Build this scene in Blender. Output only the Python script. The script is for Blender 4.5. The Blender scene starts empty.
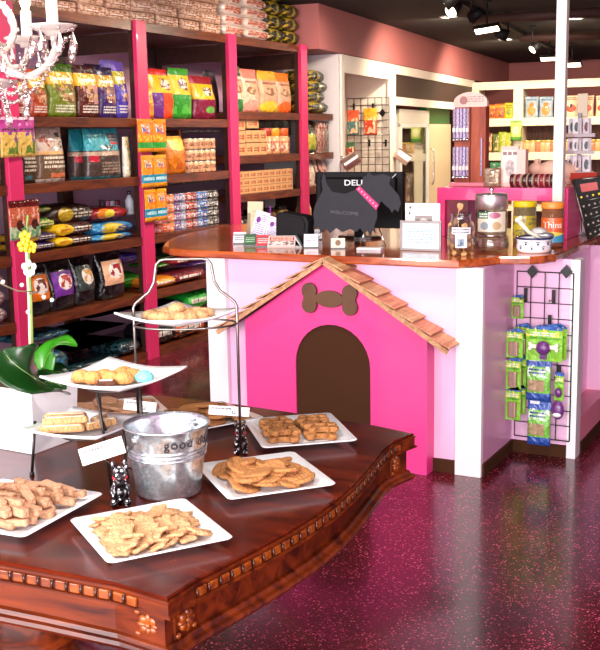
import bpy, bmesh, math, random
from math import sin, cos, pi, radians as R
from mathutils import Vector, Matrix
rnd = random.Random(7)
SC = bpy.context.scene
COL = SC.collection
# ------------------------------------------------------------------ camera
FPX = 1054.4; PITCH = .174901; ROLL = -.0181784; YAW = .4894096; H = 1.65
cp, sp = cos(PITCH), sin(PITCH)
FW = Vector((-sin(YAW)*cp, cos(YAW)*cp, -sp)); RT0 = Vector((cos(YAW), sin(YAW), 0)); UP0 = RT0.cross(FW)
RT = RT0*cos(ROLL)+UP0*sin(ROLL); UP = -RT0*sin(ROLL)+UP0*cos(ROLL)
CAM = Vector((0, 0, H))
def ray(x, y): return FW + RT*((x-300)/FPX) - UP*((y-325)/FPX)
def onz(x, y, z): d = ray(x, y); return CAM + d*((z-H)/d.z)
def onx(x, y, v): d = ray(x, y); return CAM + d*(v/d.x)
def ony(x, y, v): d = ray(x, y); return CAM + d*(v/d.y)
def ycol(px, x, z): n = ray(px, 0).cross(ray(px, 650)); return -(n.x*x+n.z*(z-H))/n.y
def xcol(px, y, z): n = ray(px, 0).cross(ray(px, 650)); return -(n.y*y+n.z*(z-H))/n.x
def zrow(py, x, y): n = ray(0, py).cross(ray(600, py)); return H-(n.x*x+n.y*y)/n.z
cd = bpy.data.cameras.new('camera'); co = bpy.data.objects.new('camera', cd); COL.objects.link(co)
cd.sensor_fit = 'HORIZONTAL'; cd.sensor_width = 36; cd.lens = 36*FPX/600; cd.clip_start = .05; cd.clip_end = 100
m = Matrix.Identity(4)
for i in range(3): m[i][0] = RT[i]; m[i][1] = UP[i]; m[i][2] = -FW[i]; m[i][3] = CAM[i]
co.matrix_world = m; SC.camera = co
# ------------------------------------------------------------------ materials
def hx(s):
    s = s.lstrip('#'); o = []
    for i in (0, 2, 4):
        c = int(s[i:i+2], 16)/255; o.append(c/12.92 if c <= .04045 else ((c+.055)/1.055)**2.4)
    return (*o, 1)
MC = {}
def base_mat(name):
    m = bpy.data.materials.new(name); m.use_nodes = True
    return m, m.node_tree, m.node_tree.nodes['Principled BSDF']
def mat(name, col, rough=.5, metal=0, coat=0, noise=0, nscale=20, bump=0, bscale=60, trans=0, emit=0, spec=.5, ecol=None):
    if name in MC: return MC[name]
    m, nt, b = base_mat(name); c = hx(col)
    b.inputs['Base Color'].default_value = c; b.inputs['Roughness'].default_value = rough; b.inputs['Metallic'].default_value = metal
    b.inputs['Coat Weight'].default_value = coat; b.inputs['Transmission Weight'].default_value = trans
    b.inputs['Specular IOR Level'].default_value = spec
    if emit: b.inputs['Emission Color'].default_value = hx(ecol or col); b.inputs['Emission Strength'].default_value = emit
    if noise or bump: tc = nt.nodes.new('ShaderNodeTexCoord')
    if noise:
        n = nt.nodes.new('ShaderNodeTexNoise'); n.inputs['Scale'].default_value = nscale; n.inputs['Detail'].default_value = 5
        nt.links.new(tc.outputs['Object'], n.inputs['Vector'])
        mx = nt.nodes.new('ShaderNodeMix'); mx.data_type = 'RGBA'
        mx.inputs['A'].default_value = tuple(v*(1-noise) for v in c[:3])+(1,); mx.inputs['B'].default_value = tuple(min(1, v*(1+noise)) for v in c[:3])+(1,)
        nt.links.new(n.outputs['Fac'], mx.inputs['Factor']); nt.links.new(mx.outputs['Result'], b.inputs['Base Color'])
    if bump:
        n2 = nt.nodes.new('ShaderNodeTexNoise'); n2.inputs['Scale'].default_value = bscale; n2.inputs['Detail'].default_value = 4
        nt.links.new(tc.outputs['Object'], n2.inputs['Vector'])
        bp = nt.nodes.new('ShaderNodeBump'); bp.inputs['Strength'].default_value = bump; bp.inputs['Distance'].default_value = .01
        nt.links.new(n2.outputs['Fac'], bp.inputs['Height']); nt.links.new(bp.outputs['Normal'], b.inputs['Normal'])
    MC[name] = m; return m
def wood(name, c1, c2, rough=.3, coat=.3, axis=0, scale=3, ring=9, spec=.5):
    if name in MC: return MC[name]
    m, nt, b = base_mat(name); N = nt.nodes.new; L = nt.links.new
    tc = N('ShaderNodeTexCoord'); mp = N('ShaderNodeMapping'); s = [ring, ring, ring]; s[axis] = 1.2; mp.inputs['Scale'].default_value = s
    L(tc.outputs['Object'], mp.inputs['Vector'])
    n = N('ShaderNodeTexNoise'); n.inputs['Scale'].default_value = scale; n.inputs['Detail'].default_value = 8; n.inputs['Distortion'].default_value = 1.2
    L(mp.outputs['Vector'], n.inputs['Vector'])
    r = N('ShaderNodeValToRGB'); r.color_ramp.elements[0].position = .35; r.color_ramp.elements[1].position = .68
    r.color_ramp.elements[0].color = hx(c1); r.color_ramp.elements[1].color = hx(c2)
    L(n.outputs['Fac'], r.inputs['Fac']); L(r.outputs['Color'], b.inputs['Base Color'])
    b.inputs['Roughness'].default_value = rough; b.inputs['Coat Weight'].default_value = coat; b.inputs['Coat Roughness'].default_value = .08; b.inputs['Specular IOR Level'].default_value = spec
    MC[name] = m; return m
def pack(name, base, layers, rough=.3, metal=0, coat=.3, crinkle=.25):
    """printed packaging: layers are rectangles, ellipses and lines of small print in the bounding box frame (u across, v up)"""
    if name in MC: return MC[name]
    m, nt, b = base_mat(name); N = nt.nodes.new; L = nt.links.new
    tc = N('ShaderNodeTexCoord'); sx = N('ShaderNodeSeparateXYZ'); L(tc.outputs['Generated'], sx.inputs[0])
    U, V = sx.outputs['X'], sx.outputs['Z']
    def mth(op, a, b_=None, c_=None):
        n = N('ShaderNodeMath'); n.operation = op
        for i, v in enumerate((a, b_, c_)):
            if v is None: continue
            if isinstance(v, (int, float)): n.inputs[i].default_value = v
            else: L(v, n.inputs[i])
        return n.outputs[0]
    def rect(x0, x1, z0, z1):
        return mth('MULTIPLY', mth('COMPARE', U, (x0+x1)/2, (x1-x0)/2), mth('COMPARE', V, (z0+z1)/2, (z1-z0)/2))
    cur = hx(base)
    for ly in layers:
        k = ly[0]
        if k == 'r': fac = rect(*ly[1:5])
        elif k == 'e':
            cx, cz, rx, rz = ly[1:5]
            a = mth('POWER', mth('ABSOLUTE', mth('DIVIDE', mth('SUBTRACT', U, cx), rx)), 2.0)
            c = mth('POWER', mth('ABSOLUTE', mth('DIVIDE', mth('SUBTRACT', V, cz), rz)), 2.0)
            fac = mth('LESS_THAN', mth('ADD', a, c), 1.0)
        elif k == 't':
            x0, x1, z0, z1 = ly[1:5]; rows = ly[6]
            fr = mth('FRACT', mth('MULTIPLY', mth('SUBTRACT', V, z0), rows/(z1-z0)))
            band = mth('COMPARE', fr, .5, .28)
            cb = N('ShaderNodeCombineXYZ'); L(mth('MULTIPLY', U, 26.0), cb.inputs[0]); L(mth('FLOOR', mth('MULTIPLY', V, rows/(z1-z0))), cb.inputs[1])
            wn = N('ShaderNodeTexNoise'); wn.inputs['Scale'].default_value = 1.0; L(cb.outputs[0], wn.inputs['Vector'])
            fac = mth('MULTIPLY', mth('MULTIPLY', rect(x0, x1, z0, z1), band), mth('GREATER_THAN', wn.outputs['Fac'], .46))
        elif k == 's':   # blobs of a printed picture
            x0, x1, z0, z1 = ly[1:5]
            wn = N('ShaderNodeTexNoise'); wn.inputs['Scale'].default_value = ly[6]; wn.inputs['Detail'].default_value = 3; L(tc.outputs['Generated'], wn.inputs['Vector'])
            fac = mth('MULTIPLY', rect(x0, x1, z0, z1), mth('GREATER_THAN', wn.outputs['Fac'], .52))
        mx = N('ShaderNodeMix'); mx.data_type = 'RGBA'; L(fac, mx.inputs['Factor'])
        if isinstance(cur, tuple): mx.inputs['A'].default_value = cur
        else: L(cur, mx.inputs['A'])
        mx.inputs['B'].default_value = hx(ly[5]); cur = mx.outputs['Result']
    if isinstance(cur, tuple): b.inputs['Base Color'].default_value = cur
    else: L(cur, b.inputs['Base Color'])
    b.inputs['Roughness'].default_value = rough; b.inputs['Metallic'].default_value = metal; b.inputs['Coat Weight'].default_value = coat
    b.inputs['Coat Roughness'].default_value = .12
    if crinkle:
        n2 = N('ShaderNodeTexNoise'); n2.inputs['Scale'].default_value = 14; n2.inputs['Detail'].default_value = 3; n2.inputs['Distortion'].default_value = .8
        L(tc.outputs['Object'], n2.inputs['Vector'])
        bp = N('ShaderNodeBump'); bp.inputs['Strength'].default_value = min(1, crinkle*2.2); bp.inputs['Distance'].default_value = .06
        L(n2.outputs['Fac'], bp.inputs['Height']); L(bp.outputs['Normal'], b.inputs['Normal'])
    MC[name] = m; return m
def glass(name, tint='#ffffff', alpha=.12, rough=.03):
    """thin clear wall: mostly transparent with a glossy sheen"""
    if name in MC: return MC[name]
    m = bpy.data.materials.new(name); m.use_nodes = True; nt = m.node_tree; nt.nodes.clear(); N = nt.nodes.new; L = nt.links.new
    o = N('ShaderNodeOutputMaterial'); mx = N('ShaderNodeMixShader'); t = N('ShaderNodeBsdfTransparent'); g = N('ShaderNodeBsdfGlossy')
    t.inputs['Color'].default_value = hx(tint); g.inputs['Roughness'].default_value = rough
    lw = N('ShaderNodeLayerWeight'); lw.inputs['Blend'].default_value = .35
    ad = N('ShaderNodeMath'); ad.operation = 'MULTIPLY_ADD'; ad.inputs[1].default_value = .6; ad.inputs[2].default_value = alpha; L(lw.outputs['Facing'], ad.inputs[0])
    L(ad.outputs[0], mx.inputs[0]); L(t.outputs[0], mx.inputs[1]); L(g.outputs[0], mx.inputs[2]); L(mx.outputs[0], o.inputs['Surface'])
    MC[name] = m; return m
# ------------------------------------------------------------------ mesh builder
class MB:
    def __init__(s): s.v = []; s.f = []; s.m = []; s.s = []
    def add(s, vs, fs, mi=0, sm=False, M=None):
        b = len(s.v)
        for p in vs: s.v.append(tuple(M @ Vector(p)) if M is not None else tuple(p))
        for f in fs: s.f.append([b+i for i in f]); s.m.append(mi); s.s.append(sm)
        return s
    def box(s, x0, x1, y0, y1, z0, z1, mi=0, M=None):
        vs = [(x, y, z) for z in (z0, z1) for y in (y0, y1) for x in (x0, x1)]
        return s.add(vs, [(0, 2, 3, 1), (4, 5, 7, 6), (0, 1, 5, 4), (2, 6, 7, 3), (0, 4, 6, 2), (1, 3, 7, 5)], mi, False, M)
    def rbox(s, x0, x1, y0, y1, z0, z1, r=.01, mi=0, M=None, n=3):
        """box with rounded vertical edges and softened top and bottom"""
        o = []
        for cx, cy, a0 in ((x1-r, y1-r, 0), (x0+r, y1-r, 90), (x0+r, y0+r, 180), (x1-r, y0+r, 270)):
            for k in range(n+1):
                a = R(a0+90*k/n); o.append((cx+r*cos(a), cy+r*sin(a)))
        return s.loft([(o, z0, -r*.35), (o, z0+r*.35, 0), (o, z1-r*.35, 0), (o, z1, -r*.35)], mi, M=M, sm=False)
    def loft(s, rings, mi=0, M=None, sm=True, caps=True):
        """rings: (outline, z, inset) with a shared point count"""
        vs = []; n = len(rings[0][0])
        for o, z, ins in rings:
            cx = sum(p[0] for p in o)/n; cy = sum(p[1] for p in o)/n
            for p in o:
                dx, dy = p[0]-cx, p[1]-cy; l = math.hypot(dx, dy) or 1
                vs.append((p[0]+dx/l*ins, p[1]+dy/l*ins, z))
        fs = []
        for k in range(len(rings)-1):
            for i in range(n):
                j = (i+1) % n; fs.append((k*n+i, k*n+j, (k+1)*n+j, (k+1)*n+i))
        s.add(vs, fs, mi, sm, M)
        b = len(s.v)-len(vs)
        if caps:
            s.f.append([b+i for i in range(n)][::-1]); s.m.append(mi); s.s.append(False)
            s.f.append([b+(len(rings)-1)*n+i for i in range(n)]); s.m.append(mi); s.s.append(False)
        return s
    def lathe(s, prof, n=24, mi=0, M=None, sm=True, cx=0, cy=0):
        vs = []; fs = []
        for r, z in prof:
            for i in range(n):
                a = 2*pi*i/n; vs.append((cx+r*cos(a), cy+r*sin(a), z))
        for k in range(len(prof)-1):
            for i in range(n):
                j = (i+1) % n; fs.append((k*n+i, k*n+j, (k+1)*n+j, (k+1)*n+i))
        return s.add(vs, fs, mi, sm, M)
    def cyl(s, r, z0, z1, n=20, mi=0, M=None, cx=0, cy=0):
        e = min(r, abs(z1-z0))*.08
        return s.lathe([(1e-4, z0), (r-e, z0), (r, z0+e), (r, z1-e), (r-e, z1), (1e-4, z1)], n, mi, M, True, cx, cy)
    def tube(s, pts, r, n=8, mi=0, M=None, closed=False):
        pts = [Vector(p) for p in pts]; vs = []; fs = []; K = len(pts)
        t0 = (pts[1]-pts[0]).normalized(); u = t0.orthogonal().normalized()
        for k, p in enumerate(pts):
            if closed: t = (pts[(k+1) % K]-pts[k-1])
            else: t = pts[min(k+1, K-1)]-pts[max(k-1, 0)]
            t.normalize(); u = (u-t*u.dot(t)); u = u.normalized() if u.length > 1e-6 else t.orthogonal().normalized()
            w = t.cross(u); rr = r[k] if isinstance(r, (list, tuple)) else r
            for i in range(n):
                a = 2*pi*i/n; vs.append(p+u*(rr*cos(a))+w*(rr*sin(a)))
        for k in range(K if closed else K-1):
            for i in range(n):
                j = (i+1) % n; q = (k+1) % K; fs.append((k*n+i, k*n+j, q*n+j, q*n+i))
        if not closed: fs += [tuple(range(n))[::-1], tuple((K-1)*n+i for i in range(n))]
        return s.add(vs, fs, mi, True, M)
    def prism(s, o, z0, z1, mi=0, M=None, side=None):
        n = len(o); vs = [(x, y, z0) for x, y in o]+[(x, y, z1) for x, y in o]
        s.add(vs, [tuple(range(n))[::-1], tuple(range(n, 2*n))], mi, False, M)
        b = len(s.v)-2*n
        for i in range(n):
            j = (i+1) % n; s.f.append([b+i, b+j, b+n+j, b+n+i]); s.m.append(mi if side is None else side); s.s.append(False)
        return s
    def ball(s, c, r, n=12, mi=0, M=None, sc=(1, 1, 1)):
        T = Matrix.Translation(c) @ Matrix.Diagonal((*sc, 1))
        if M is not None: T = M @ T
        return s.lathe([(max(1e-4, r*sin(pi*k/8)), -r*cos(pi*k/8)) for k in range(9)], n, mi, T)
    def build(s, name, mats, parent=None, bevel=0, sub=0, loc=None):
        me = bpy.data.meshes.new(name); me.from_pydata(s.v, [], s.f)
        if not isinstance(mats, (list, tuple)): mats = [mats]
        for q in mats: me.materials.append(q)
        me.polygons.foreach_set('material_index', s.m); me.polygons.foreach_set('use_smooth', s.s)
        bm = bmesh.new(); bm.from_mesh(me); bmesh.ops.recalc_face_normals(bm, faces=bm.faces); bm.to_mesh(me); bm.free()
        me.update(); o = bpy.data.objects.new(name, me); COL.objects.link(o)
        if parent: o.parent = parent
        if loc is not None: o.location = loc
        if bevel:
            md = o.modifiers.new('bevel', 'BEVEL'); md.width = bevel; md.segments = 2; md.limit_method = 'ANGLE'; md.angle_limit = R(40)
        if sub:
            md = o.modifiers.new('subsurf', 'SUBSURF'); md.levels = sub; md.render_levels = sub
        return o
def rotz(a, loc=(0, 0, 0)): return Matrix.Translation(loc) @ Matrix.Rotation(a, 4, 'Z')
def XF(loc, rx=0, ry=0, rz=0): return Matrix.Translation(loc) @ Matrix.Rotation(rz, 4, 'Z') @ Matrix.Rotation(ry, 4, 'Y') @ Matrix.Rotation(rx, 4, 'X')
def tag(o, label=None, cat=None, group=None, kind=None):
    if label: o['label'] = label
    if cat: o['category'] = cat
    if group: o['group'] = group
    if kind: o['kind'] = kind
    return o
def empty(name, loc, label=None, cat=None, group=None, rz=0, kind=None):
    o = bpy.data.objects.new(name, None); COL.objects.link(o); o.location = loc; o.rotation_euler = (0, 0, rz); o.empty_display_size = .05
    return tag(o, label, cat, group, kind)
CH = {}
def copy_tree(o, parent=None):
    c = o.copy(); COL.objects.link(c); c.parent = parent
    for ch in [q for q in CH.get(o.name, [])]: copy_tree(ch, c)
    return c
def remember(o):
    CH[o.name] = [q for q in COL.objects if q.parent == o]
    for q in CH[o.name]: remember(q)
def struct(name, mb, mats, bevel=0, label=None, parent=None):
    o = mb.build(name, mats, parent, bevel)
    if not parent: o['kind'] = 'structure'
    if label: o['label'] = label
    return o
def text(body, size, name, material, parent, loc, rot, ext=.0008, align='CENTER', bend=None, sx=1, bold=0, gap=1):
    cu = bpy.data.curves.new(name, 'FONT'); cu.body = body; cu.size = size; cu.extrude = ext; cu.offset = bold; cu.space_character = gap; cu.align_x = align; cu.align_y = 'CENTER'; cu.resolution_u = 3
    t = bpy.data.objects.new(name+'_tmp', cu); COL.objects.link(t); bpy.context.view_layer.update()
    me = bpy.data.meshes.new_from_object(t.evaluated_get(bpy.context.evaluated_depsgraph_get())); bpy.data.objects.remove(t)
    me.materials.clear(); me.materials.append(material)
    for v in me.vertices:
        v.co.x *= sx
        if bend: v.co = Vector(bend(v.co))
    o = bpy.data.objects.new(name, me); COL.objects.link(o); o.parent = parent; o.location = loc; o.rotation_euler = rot
    return o
# ------------------------------------------------------------------ palette
WHITE = mat('painted_white', '#f3eef0', .35, coat=.2)
CREAM = mat('cream_paint', '#efe3d8', .4)
PALEPINK = mat('pale_pink_paint', '#f6c2e4', .4, coat=.1)
MIDPINK = mat('mid_pink_paint', '#e08fbf', .4)
HOTPINK = mat('hot_pink_paint', '#f03e8e', .38, coat=.15)
POSTPINK = mat('post_pink_paint', '#d22b62', .4, coat=.15)
BROWN = mat('chocolate_paint', '#43240e', .7, spec=.2)
WALLLILAC = mat('lilac_wall_paint', '#e2b0cf', .7, noise=.05, nscale=3)
WALLROSE = mat('rose_wall_paint', '#a8605f', .7, noise=.05, nscale=3)
CEIL = mat('dark_ceiling', '#190c0a', .9, noise=.3, nscale=2)
SHELFWOOD = wood('shelf_wood', '#4a1d0c', '#7c3a1a', .35, .3, axis=1)
SHELFDARK = wood('shelf_dark_wood', '#2a120b', '#42200f', .45, .1, axis=1)
COUNTERWOOD = wood('counter_wood', '#8a340e', '#c8622a', .16, .45, axis=0, ring=7)
TABLETOP = wood('cherry_tabletop', '#3a0e08', '#66200e', .2, .0, axis=0, ring=5, spec=.32)
TABLEWOOD = wood('cherry_carving', '#3c1006', '#7e300c', .34, .12, axis=0, ring=10, scale=2.2, spec=.35)
CHINA = mat('white_china', '#f7f5f8', .12, coat=.6)
STEEL = mat('brushed_steel', '#8d8782', .32, metal=1)
CHROME = mat('chrome', '#d8d8d8', .12, metal=1)
IRON = mat('dark_iron', '#3b3532', .4, metal=.8)
BLACKPL = mat('black_plastic', '#0c0b0d', .25, coat=.3)
BLACKMAT = mat('black_matt', '#0e0c0e', .6, spec=.25)
PAPER = mat('white_paper', '#f5f2f5', .6)
GREYLINE = mat('grey_print', '#8a8690', .6)
def cookie(name, c, b=1.0): return mat(name, c, .8, noise=.3, nscale=60, bump=b, bscale=120, spec=.25)
# ------------------------------------------------------------------ room shell
def floor_mat():
    m, nt, b = base_mat('speckled_floor'); N = nt.nodes.new; L = nt.links.new
    tc = N('ShaderNodeTexCoord'); n = N('ShaderNodeTexNoise'); n.inputs['Scale'].default_value = 1.6; n.inputs['Detail'].default_value = 4; L(tc.outputs['Object'], n.inputs['Vector'])
    cr = N('ShaderNodeValToRGB'); cr.color_ramp.elements[0].position = .35; cr.color_ramp.elements[1].position = .7
    cr.color_ramp.elements[0].color = hx('#34090f'); cr.color_ramp.elements[1].color = hx('#641522'); L(n.outputs['Fac'], cr.inputs['Fac'])
    cur = cr.outputs['Color']
    for sc, thr, dth, col in ((85, .76, .36, '#b0405a'), (130, .62, .40, '#7c203a'), (105, .88, .34, '#d86a80'), (100, .60, .34, '#1c060a')):
        v = N('ShaderNodeTexVoronoi'); v.inputs['Scale'].default_value = sc; L(tc.outputs['Object'], v.inputs['Vector'])
        sp_ = N('ShaderNodeSeparateColor'); L(v.outputs['Color'], sp_.inputs[0])
        n3 = N('ShaderNodeTexNoise'); n3.inputs['Scale'].default_value = 5.5; n3.inputs['Detail'].default_value = 5; L(tc.outputs['Object'], n3.inputs['Vector'])
        ad = N('ShaderNodeMath'); ad.operation = 'MULTIPLY_ADD'; L(n3.outputs['Fac'], ad.inputs[0]); ad.inputs[1].default_value = .6; ad.inputs[2].default_value = -.3
        a1 = N('ShaderNodeMath'); a1.operation = 'ADD'; L(sp_.outputs[0], a1.inputs[0]); L(ad.outputs[0], a1.inputs[1])
        g = N('ShaderNodeMath'); g.operation = 'GREATER_THAN'; L(a1.outputs[0], g.inputs[0]); g.inputs[1].default_value = thr
        l = N('ShaderNodeMath'); l.operation = 'LESS_THAN'; L(v.outputs['Distance'], l.inputs[0]); l.inputs[1].default_value = dth
        mu = N('ShaderNodeMath'); mu.operation = 'MULTIPLY'; L(g.outputs[0], mu.inputs[0]); L(l.outputs[0], mu.inputs[1])
        mx = N('ShaderNodeMix'); mx.data_type = 'RGBA'; L(mu.outputs[0], mx.inputs['Factor']); L(cur, mx.inputs['A']); mx.inputs['B'].default_value = hx(col); cur = mx.outputs['Result']
    L(cur, b.inputs['Base Color']); b.inputs['Roughness'].default_value = .2; b.inputs['Specular IOR Level'].default_value = .4; b.inputs['Coat Weight'].default_value = .12; b.inputs['Coat Roughness'].default_value = .06
    return m
struct('floor', MB().box(-9, 3.2, -2.2, 20, -.1, 0), floor_mat(), label='glossy dark maroon floor with pink flecks')
struct('ceiling', MB().box(-9, 3.2, -2.2, 20, 2.9, 3.0), CEIL, label='dark brown ceiling')
struct('wall_left', MB().box(-5.75, -5.57, -2.2, 9.83, 0, 2.9), WALLLILAC, label='lilac wall behind the tall shelves')
BA = .1087; BD = Vector((-sin(BA), cos(BA), 0)); BN = Vector((cos(BA), sin(BA), 0))
P0 = Vector((-4.70, 9.80, 0))
def cabM(s, off, z=0): q = P0+BD*s+BN*off; return (q.x, q.y, z)
MCAB = Matrix.Translation(P0) @ Matrix.Rotation(BA, 4, 'Z')      # local: +y along the cabinets, +x out of them
struct('wall_upper_left', MB().box(-.9, 0, -.62, 9.2, 2.485, 2.9, M=MCAB).box(-.95, -.85, 0, 9.2, 0, 2.485, M=MCAB), WALLROSE, label='rose painted wall above the white cabinets')
struct('wall_back', MB().box(-1.2, 8, 8.96, 9.1, 0, 2.9, M=MCAB), WALLROSE, label='rose painted back wall')
struct('wall_right', MB().box(2.6, 2.75, -2.2, 17.5, 0, 2.9), WALLLILAC)
# shop front behind the camera: low wall, posts and panes
fw = MB().box(-5.6, 2.6, -2.1, -2.0, 0, .35)
for x in (-5.6, -3.6, -1.6, .5, 2.5): fw.box(x, x+.1, -2.1, -2.0, .35, 2.6)
fw.box(-5.6, 2.6, -2.1, -2.0, 2.6, 2.9)
struct('wall_front', fw, WHITE)
wn = MB()
for x in (-5.5, -3.5, -1.5, .6): wn.box(x, x+1.9, -2.055, -2.045, .35, 2.6)
struct('window_1', wn, glass('window_glass', alpha=.03))
# ------------------------------------------------------------------ sales counter
CT = 1.07
cb = empty('sales_counter', (-2.3, 4.9, 0), 'pale pink sales counter base with white corner posts', 'counter')
def part(mb, name, mats, parent, bevel=0, label=None, sub=0):
    o = mb.build(name, mats, parent, bevel, sub)
    o.matrix_parent_inverse = Matrix.Translation(parent.location).inverted() if parent.rotation_euler.z == 0 else (Matrix.Translation(parent.location) @ Matrix.Rotation(parent.rotation_euler.z, 4, 'Z')).inverted()
    if label: o['label'] = label
    return o
part(MB().box(-3.11, -1.59, 4.80, 4.83, .0, 1.03), 'front_panel', PALEPINK, cb)
part(MB().box(-3.11, -2.99, 4.768, 4.80, 0, 1.03).box(-3.11, -3.08, 4.80, 6.2, 0, 1.03), 'corner_post', WHITE, cb, .003)
part(MB().box(-1.69, -1.556, 4.768, 4.80, 0, 1.03), 'corner_post', WHITE, cb, .003)
part(MB().box(-1.59, -1.556, 4.80, 5.28, 0, 1.03), 'side_panel', mat('dusty_pink_paint', '#dd9fc4', .35, coat=.2), cb, .002)
part(MB().box(-1.59, -1.26, 5.28, 5.31, 0, 1.03), 'pegboard_panel', PALEPINK, cb)
part(MB().box(-1.262, -1.215, 5.262, 5.36, 0, 1.03), 'corner_post', WHITE, cb, .002)
part(MB().box(-1.36, -1.33, 5.36, 6.0, 0.1, 1.03).box(-1.36, -1.225, 6.0, 6.03, .1, 1.03).box(-1.255, -1.225, 6.03, 6.4, .1, 1.03), 'side_recess', PALEPINK, cb)
part(MB().box(-1.36, -1.217, 5.36, 6.4, 0, .2), 'plinth', mat('salmon_pink_paint', '#ee8fa6', .4), cb)
bb = MB().box(-2.99, -1.69, 4.785, 4.80, 0, .065).box(-1.556, -1.546, 4.79, 5.28, 0, .065).box(-1.546, -1.262, 5.268, 5.28, 0, .065).box(-1.217, -1.208, 5.36, 6.4, 0, .065)
part(bb, 'baseboard', BROWN, cb)
# worktop
def front_z(px, py): return onz(px, py, CT-.035)
pts = [(-3.2, 4.72), (-1.66, 4.72)]
for p in ((500, 263.8), (530, 264), (545, 263), (556, 261.3), (563, 258.5), (578, 252), (590, 246.5), (600, 241.7)): q = front_z(*p); pts.append((q.x, q.y))
pts += [(-1.30, 6.5), (-3.80, 6.5), (-3.84, 6.1), (-3.80, 5.7)]
q = front_z(168, 246); pts += [(-3.74, 5.42), (-3.66, 5.22), (-3.56, 5.03), (-3.46, 4.87), (-3.34, 4.76)]
ct = MB().loft([(pts, CT-.038, -.006), (pts, CT-.032, 0), (pts, CT-.008, 0), (pts, CT, -.008)], 0, sm=False)
o = ct.build('countertop', COUNTERWOOD); tag(o, 'glossy orange-brown wooden worktop with a rounded left end', 'worktop')
# doghouse front
DY = 4.70
dh = empty('doghouse_front', (-2.32, DY, 0), 'hot pink doghouse facade with a wood shingle roof on the counter front', 'doghouse')
apx, apz = -2.343, 1.045
outl = [(-2.832, 0), (-1.81, 0), (-1.81, .70), (apx, apz), (-2.832, .715)]
# front panel with an arched opening: build as ring around the opening
cx, r0 = -2.322, .211; zc = .512
arch = [(cx+r0, 0)]+[(cx+r0*cos(R(a)), zc+r0*sin(R(a))) for a in range(0, 181, 12)]+[(cx-r0, 0)]
fp = MB(); XZ = Matrix(((1, 0, 0, 0), (0, 0, 1, 0), (0, 1, 0, 0), (0, 0, 0, 1)))
poly = [(-1.81, 0), (-1.81, .70), (apx, apz), (-2.832, .715), (-2.832, 0)]+arch[::-1]
fp.prism(poly, DY, DY+.022, 0, XZ)
fp.box(-1.832, -1.81, DY+.022, 4.80, 0, .69).box(-2.832, -2.81, DY+.022, 4.80, 0, .70)
part(fp, 'front_panel', HOTPINK, dh)
dm = MB(); dm.prism(arch, DY+.010, DY+.02, 0, XZ @ Matrix.Identity(4)); part(dm, 'doorway', BROWN, dh, label='dark brown arched doorway')
def bone_pts(l, w, r, n=9):
    a, b = l/2-r, w/2-r; o = []
    for (sx_, sy_, s0, s1) in ((1, 1, -50, 215), (-1, 1, -35, 230), (-1, -1, 130, 395), (1, -1, 145, 410)):
        for k in range(n): t = R(s0+(s1-s0)*k/(n-1)); o.append((sx_*a+r*cos(t), sy_*b+r*sin(t)))
    return o
def bone_mesh():
    l, w, r = .31, .155, .042; o = []
    a, b = l/2-r, w/2-r
    for (sx_, sy_, s0, s1) in ((1, 1, -40, 205), (-1, 1, -25, 220), (-1, -1, 140, 385), (1, -1, 155, 400)):
        for k in range(13): t = R(s0+(s1-s0)*k/12); o.append((sx_*a+r*cos(t), sy_*b+r*sin(t)))
        if sy_ == 1 and sx_ == 1:
            for k in range(1, 6): u = k/6; o.append(((a-r)*(1-2*u)*.9, .030+.013*sin(pi*u)))
        if sy_ == -1 and sx_ == -1:
            for k in range(1, 6): u = k/6; o.append((-(a-r)*(1-2*u)*.9, -.030-.013*sin(pi*u)))
    return o
bm_ = MB(); c0 = ony(329.5, 299, DY-.01)
bm_.prism([(x+c0.x, y+c0.z) for x, y in bone_mesh()], DY-.018, DY-.0005, 0, XZ)
part(bm_, 'bone_emblem', mat('emblem_brown', '#5f3a1c', .5), dh, .002, 'brown wooden bone emblem')
SH = wood('roof_shingle', '#b07a52', '#dcae84', .7, 0, axis=1, ring=14); SHR = wood('roof_shingle_reddish', '#b56c4c', '#dc9b78', .7, 0, axis=1, ring=14)
UND = mat('roof_fascia', '#5a3326', .6)
def roof(side):
    # along the slope from the apex down; local x = down the slope, z = up from it
    ex, ez = ((-1.697, .640) if side > 0 else (-2.968, .648))
    L_ = math.hypot(ex-apx, ez-(apz+.0)); ang = math.atan2(apz-ez, abs(ex-apx))
    T = Matrix.Translation((apx, 0, apz+.004)) @ (Matrix.Identity(4) if side > 0 else Matrix.Diagonal((-1, 1, 1, 1))) @ Matrix.Rotation(ang, 4, 'Y')
    rf = part(MB().box(0, L_, DY-.05, 4.80, .0, .008, 0, T), 'roof_board', UND, dh)
    a = MB(); n = 7; w = L_/n
    rr = random.Random(3+side)
    for k in range(n):
        x0 = k*w-.012; x1 = (k+1)*w+.012
        ny = 2
        for j in range(ny):
            y0 = DY-.065+j*.082-(.0 if j else 0)+rr.uniform(-.004, .004); y1 = y0+.079 if j < ny-1 else 4.798
            t = [(x0, .010), (x1, .024), (x1, .034), (x0, .014)]
            M2 = T @ Matrix(((1, 0, 0, 0), (0, 0, 1, 0), (0, 1, 0, 0), (0, 0, 0, 1)))
            a.prism(t, y0, y1, (k+j+rr.randint(0, 1)) % 2, M2)
    part(a, 'shingles', [SH, SHR], dh)
    part(MB().box(0, L_+.01, DY-.055, DY-.040, -.012, .012, 0, T), 'fascia_trim', SH, dh)
roof(1); roof(-1)
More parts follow.
